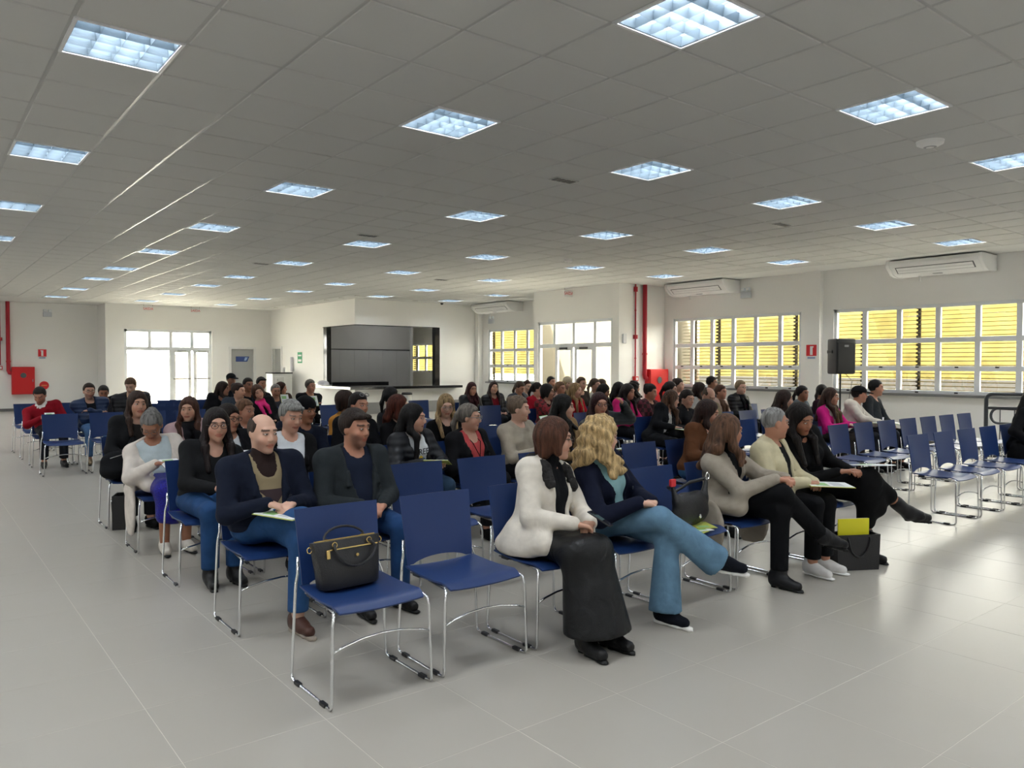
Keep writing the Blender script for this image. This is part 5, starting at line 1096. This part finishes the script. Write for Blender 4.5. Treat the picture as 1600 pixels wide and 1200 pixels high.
def own(s): return next(l for l in LB if s in l)
leaflet(own('argyle'), 'open booklet under the hands of the man in argyle sweater', LIME, z=-.035, tilt=.05, yaw=.5)
leaflet(own('FREE'), 'lime booklet held by the woman in the FREE shirt', LIME, z=.0, tilt=-.25, yaw=-.7)
leaflet(own('poncho'), 'green and white brochure held up in front of the cream poncho', GREENP, pos=(.06, -.32, .92), up=True, yaw=.5)
leaflet(own('cropped grey'), 'yellow booklet on the lap of the cream coat', YEL, (.24, .32), pos=(.08, -.36, .640), tilt=.02, yaw=.8)
leaflet(own('black dress'), 'white notebook on the knees of the woman in black dress', PAPER, (.22, .30), pos=(.13, -.36, .735), tilt=-.1, yaw=-.5)
leaflet(own('sequin'), 'white sheet read by the elderly woman', PAPER, (.15, .21), z=.0, tilt=.2)
leaflet(own('fuchsia'), 'lime folder on the lap of the fuchsia fleece', LIME, (.24, .32), pos=(.05, -.34, .66), tilt=.0, yaw=.4)
leaflet(own('white hoodie'), 'lime folder held by the man in white hoodie', LIME, (.26, .34), pos=(.05, -.42, .70), tilt=.0, yaw=.4)
leaflet(own('charcoal hoodie'), 'pale green leaflet on the lap of the charcoal hoodie', GREENP, (.2, .28), pos=(.05, -.30, .65), tilt=.05)
leaflet(own('writing'), 'lime folder under the hands of the woman writing', LIME, (.22, .30), z=-.03, tilt=.05)
leaflet(own('resting hand'), 'yellow booklet on the lap of the woman resting her head', YEL, (.24, .32), pos=(.02, -.32, .66), tilt=-.05, yaw=.3)
leaflet(own('thick black scarf'), 'yellow folder on the lap of the black scarf', YEL, z=-.01, tilt=.3)
leaflet(own('black glasses and dark fringe'), 'lime leaflet held by the woman with black glasses', LIME, (.15, .21), z=.02, tilt=.5)
leaflet(own('red sweater'), 'small white paper held by the man in red sweater', PAPER, (.13, .18), z=.02, tilt=.5)
leaflet(own('near the bar'), 'lime leaflet held by the grey-haired man near the bar', LIME, (.15, .21), pos=(-.05, -.30, .86), up=True)
leaflet(own('elderly grey-haired'), 'lime leaflet in front of the elderly man', LIME, (.15, .21), pos=(.0, -.30, .90), up=True)
leaflet(own('leather jacket'), 'white sheet on the lap of the leather jacket', PAPER, (.2, .28), pos=(.05, -.32, .66), tilt=0)
leaflet(own('olive scarf'), 'pale papers on the lap of the hot pink sweater', PAPER, (.2, .28), z=-.02, tilt=.1)
sp = SPEC[own('fur collar')]; c = (sp['W'][-1] + sp['W'][1]) / 2
ph = empty('phone', (sp['root'].location.x + c[0] + .05, sp['root'].location.y + c[1] - .09, c[2] + .035)); ph.rotation_euler = (.5, .1, .5); tag(ph, 'black phone in the hands of the woman in white coat', 'phone'); MB().box(-.036, .036, -.075, .075, -.004, .004).build('phone_body', BLACKP, ph, bevel=.003); MB().box(-.033, .033, -.07, .07, .004, .0046).build('phone_screen', mat('screen_dark', (.02, .02, .025), .05), ph)
# fur collar of the white coat, lanyards, shirt print
FUR = mat('black_fur', (.012, .011, .011), .9, bump=1.0, bscale=70)
tp_ = sp['tp']; ring = [tp_(1.0 + .05 * math.cos(a), -.095 * math.cos(a) + .015, .125 * math.sin(a)) for a in np.linspace(-2.1, 2.1, 9)]
fur = [cap(ring[i], ring[i + 1], .044, .044, .02) for i in range(8)] + [cap(ring[0], tp_(.78, .135, -.12), .042, .032, .02), cap(ring[8], tp_(.78, .135, .12), .042, .032, .02)]
sculpt('fur_collar', fur, .011, FUR, sp['root'], None, lambda v: v + (np.sin(v * 210).sum(1, keepdims=True) * .0022))
def lanyard(owner, col='#111111'):
    q = SPEC[owner]; t = q['tp']; m = cloth(col)
    ly = MB().tube([tuple(t(1.0, .05, -.05)), tuple(t(.85, .135, -.05)), tuple(t(.45, .18, 0)), tuple(t(.85, .135, .05)), tuple(t(1.0, .05, .05))], .004, 5).build('lanyard', m, q['root'])
    bd = MB().box(-.028, .028, -.003, .003, -.08, 0).build('badge', PAPER, q['root']); mt = np.eye(4); mt[:3, :3] = q['TF']; mt[:3, 3] = t(.44, .185, 0); bd.matrix_local = Matrix(mt.tolist())
lanyard(own('coral')); lanyard(own('lanyard near the pilaster'), '#2a3350'); lanyard(own('with a badge'), '#20242c')
q = SPEC[own('FREE')]
ob = link('shirt_print', text_mesh('shirt_print', 'FREE', .075, cloth('#15171a')), q['root'])
mt = np.eye(4); mt[:3, :3] = np.stack([q['TF'][:, 0], q['TF'][:, 2], -q['TF'][:, 1]], 1); mt[:3, 3] = q['tp'](.66, .150, 0); ob.matrix_local = Matrix(mt.tolist())
for (s_, t_, r_, cc) in ((0, .55, .032, '#c9a92a'), (.02, .42, .035, '#2f86b5'), (-.03, .42, .03, '#3f9ac0')):
    pr = MB().lathe([(.0001, .003), (r_, .0015), (r_, 0)], seg=18).build('shirt_print', cloth(cc), q['root']); mt = np.eye(4); mt[:3, :3] = np.stack([q['TF'][:, 0], q['TF'][:, 2], -q['TF'][:, 1]], 1); mt[:3, 3] = q['tp'](t_, .128, s_); pr.matrix_local = Matrix(mt.tolist())
# sunglasses on the dark hair
q = SPEC[own('sunglasses')]; g_ = MB()
for s in (-1, 1): g_.tube([tuple(q['hd'](s * .034 + .024 * math.cos(a), -.075 + .012 * math.sin(a), .115 + .014 * math.sin(a))) for a in np.linspace(0, 2 * PI, 15)[:-1]], .004, 5, closed=True)
g_.tube([tuple(q['hd'](-.01, -.075, .118)), tuple(q['hd'](.01, -.075, .118))], .003, 5); g_.build('sunglasses', mat('sunglass_grey', (.25, .25, .27), .2), q['root'])
LEA = mat('bag_leather', (.012, .012, .014), .36, bump=.25, bscale=140); GOLD = mat('gold_metal', (.75, .55, .22), .25, 1.0); SILV = mat('silver_metal', (.75, .75, .75), .2, 1.0)
def handbag():
    o = empty('handbag', (LX(0) - .02, 3.50, .458)); tag(o, 'structured black leather handbag with gold zips on the front-row chair', 'handbag'); o.rotation_euler = (-.14, 0, .04)
    b = MB(); N = 16
    for (z, a, d) in ((0, .150, .060), (.012, .158, .066), (.10, .168, .062), (.20, .185, .045), (.232, .190, .036)):
        for k in range(N):
            t = 2 * PI * k / N; cx, sy = math.cos(t), math.sin(t); e = .55
            b.v.append((a * abs(cx) ** e * (1 if cx > 0 else -1), d * abs(sy) ** e * (1 if sy > 0 else -1), z))
    for i in range(4):
        for k in range(N): k2 = (k + 1) % N; b.f.append((i * N + k, i * N + k2, (i + 1) * N + k2, (i + 1) * N + k))
    b.f.append(tuple(reversed(range(N)))); b.f.append(tuple(4 * N + k for k in range(N)))
    bd = b.build('bag_body', LEA, o, smooth='auto')
    MB().box(-.165, .165, -.006, .006, .232, .238).build('top_zip', GOLD, bd)
    fz = MB().box(-.12, .15, -.058, -.052, .188, .194).build('front_zip', GOLD, bd); MB().box(-.135, -.117, -.066, -.056, .150, .194).build('zip_pull', GOLD, fz, bevel=.003)
    MB().lathe([(.0001, .004), (.008, .003), (.009, 0)], seg=12).build('emblem', GOLD, bd).matrix_local = Matrix.Translation((.03, -.061, .15)) @ Matrix.Rotation(PI / 2, 4, 'X')
    for s, y in ((1, -.05), (-1, .04)):
        pts = [(-.085 + .0 * s, y, .215), (-.085, y - .015 * s, .235)] + [(.01 + .10 * math.sin(t), y - .03 * s - .02 * math.sin(t / 1) * s, (.235 - .115 * math.sin(t * .5 + .0) ** 2 * 1.0) if s > 0 else .235 + .055 * math.cos(t / 2)) for t in np.linspace(-1.5, 1.5, 11)] + [(.11, y - .015 * s, .235), (.105, y, .215)]
        if s > 0: pts = [(-.085, -.05, .212), (-.09, -.064, .20)] + [(.02 + .115 * math.sin(t), -.075, .10 + .11 * (1 - math.cos(t))) if abs(t) > .01 else (.02, -.075, .10) for t in np.linspace(-1.3, 1.3, 11)] + [(.115, -.064, .20), (.105, -.05, .212)]
        else: pts = [(-.09, .03, .225)] + [(.01 + .115 * math.sin(t), .02 + .03 * math.cos(t), .225 + .065 * math.cos(t)) for t in np.linspace(-1.5, 1.5, 11)] + [(.11, .03, .225)]
        h = MB().tube(pts, .0065, 8).build('handle', LEA, o, smooth='auto')
        for p in (pts[0], pts[-1]): MB().tube([(p[0] + .013 * math.cos(a), p[1] - .004, p[2] + .013 * math.sin(a)) for a in np.linspace(0, 2 * PI, 13)[:-1]], .0028, 6, closed=True).build('ring', GOLD, h)
    for s in (-1, 1): MB().tube([(s * .193 + .012 * math.cos(a), 0, .20 + .014 * math.sin(a)) for a in np.linspace(0, 2 * PI, 13)[:-1]], .0028, 6, closed=True).build('side_ring', GOLD, o)
handbag()
def hobo():
    x, y = LX(4), 3.41; o = empty('shoulder_bag', (x + .06, y - .05, .462)); o.scale = (1.0, 1.1, 1.3); tag(o, 'slouchy black leather shoulder bag with red tag on the front-row chair', 'handbag')
    S_ = [ell((0, 0, .07), (.185, .055, .07), None, .03), ell((0, .0, .13), (.165, .045, .06), None, .04), cap((-.15, 0, .14), (-.165, .02, .215), .022, .012, .03), cap((.15, 0, .14), (.18, .01, .235), .022, .012, .03), sub(ell((0, 0, .235), (.125, .09, .06), None, .02))]
    sculpt('bag_body', S_, .009, LEA, o, lambda F, X, Y, Z: np.maximum(F, .002 - Z))
    MB().tube([(-.165, .02, .215), (-.12, .09, .20), (0, .13, .16), (.12, .09, .21), (.18, .01, .235)], .009, 8).build('strap', LEA, o, smooth='auto')
    MB().tube([(.18 + .018 * math.cos(a), .0, .245 + .018 * math.sin(a)) for a in np.linspace(0, 2 * PI, 13)[:-1]], .005, 6, closed=True).build('ring', SILV, o)
    MB().box(-.20, -.15, .0, .02, .215, .255).build('red_tag', mat('tag_red', (.7, .03, .04), .4), o, bevel=.006); MB().lathe([(.0001, .006), (.010, .004), (.012, 0)], seg=14).build('clasp', SILV, o).matrix_local = Matrix.Translation((.02, -.062, .055)) @ Matrix.Rotation(PI / 2, 4, 'X')
    for k, (dx_, dy_, rz, m) in enumerate(((-.05, -.14, .2, LIME), (.04, -.12, -.3, PAPER), (.12, -.10, -.5, LIME))):
        p = empty('leaflet', (x + dx_, y + dy_, .452 + .005 * k)); p.rotation_euler = (0, 0, rz); tag(p, ['lime leaflet under the slouchy bag', 'white leaflet under the slouchy bag', 'lime leaflet sticking out right of the slouchy bag'][k], 'leaflet'); MB().box(-.07, .07, -.10, .10, 0, .003).build('sheet', m, p); MB().box(-.05, .03, -.08, -.02, .003, .0035).build('printed_block', GREENP, p)
hobo()
def tote(name, loc, w_, d_, h_, label, rz=0, folder=None, strap=True):
    o = empty(name, loc, rz); tag(o, label, 'bag')
    MB().prism([(-w_ / 2 * .94, 0), (w_ / 2 * .94, 0), (w_ / 2, h_), (w_ / 2 - .012, h_), (w_ / 2 * .9, .012), (-w_ / 2 * .9, .012), (-w_ / 2 + .012, h_), (-w_ / 2, h_)], 1, -d_ / 2, d_ / 2).build('bag_sides', LEA, o)
    for s in (-1, 1): MB().prism([(-w_ / 2 * .94, 0), (w_ / 2 * .94, 0), (w_ / 2, h_), (-w_ / 2, h_)], 1, s * d_ / 2 - .004, s * d_ / 2 + .004).build('bag_panel', LEA, o)
    MB().box(-w_ / 2 * .92, w_ / 2 * .92, -d_ / 2, d_ / 2, 0, .01).build('bag_base', LEA, o)
    for s in (-1, 1): MB().tube([(-w_ * .25, s * d_ / 2 * 1.06, h_ * .93)] + [(-w_ * .25 * math.cos(t), s * (d_ / 2 * 1.1 + .006), h_ * .93 - h_ * .55 * math.sin(t)) for t in np.linspace(.15, PI - .15, 9)] + [(w_ * .25, s * d_ / 2 * 1.06, h_ * .93)], .006, 6).build('handle', LEA, o, smooth='auto')
    return o
tote('tote_bag', (5.70, 3.0, 0), .36, .14, .27, 'black tote bag on the floor at the cream coat woman\'s feet', -.5)
f = empty('folder', (5.70, 3.0, .03), -.5); tag(f, 'bright yellow folder standing in the black tote bag', 'folder'); MB().box(-.13, .13, -.004, .004, 0, .35).build('folder_cover', mat('bright_yellow', (.80, .74, .02), .5), f); MB().box(-.125, .125, .005, .012, .005, .35).build('folder_pages', PAPER, f)
tote('shopper_bag', (1.62, 8.02, 0), .24, .16, .32, 'black leather bag standing under the fifth-row end chair', 1.2)
o = empty('draped_bag', (LX(0) - .12, 8.10, .47)); tag(o, 'large soft black bag on the lap side of the fifth-row end chair', 'bag'); sculpt('bag_body', [ell((0, 0, .12), (.19, .12, .13), rotm(0, 0, .3), .05), ell((-.08, -.05, .07), (.12, .12, .08), None, .05), cap((.05, 0, .2), (.12, .06, .36), .05, .03, .05)], .014, cloth('#101114'), o, lambda F, X, Y, Z: np.maximum(F, .001 - Z)); MB().tube([(-.12, -.1, .20), (0, -.12, .235), (.12, -.09, .26)], .004, 6).build('zip', SILV, o)
o = empty('folded_coat', (WX(4, 0) + .2, WY(4) - .22, .60)); tag(o, 'black coat bundled on the lap of the woman writing', 'coat'); sculpt('coat_bundle', [ell((0, 0, .05), (.22, .16, .085), rotm(.3, 0, .15), .05), ell((-.12, -.06, .02), (.12, .12, .07), None, .05), ell((.1, .05, .08), (.1, .09, .05), None, .05)], .016, cloth('#0f0f12'), o)
o = empty('orange_bag', (WX(4, 7) - .5, WY(4) + .1, .98)); tag(o, 'small orange bundle behind the grey zip jacket', 'bundle'); sculpt('bundle_cloth', [ell((0, 0, 0), (.07, .06, .06), None, .03), ell((.05, .02, .03), (.05, .04, .04), None, .03)], .014, cloth('#d2491f'), o)
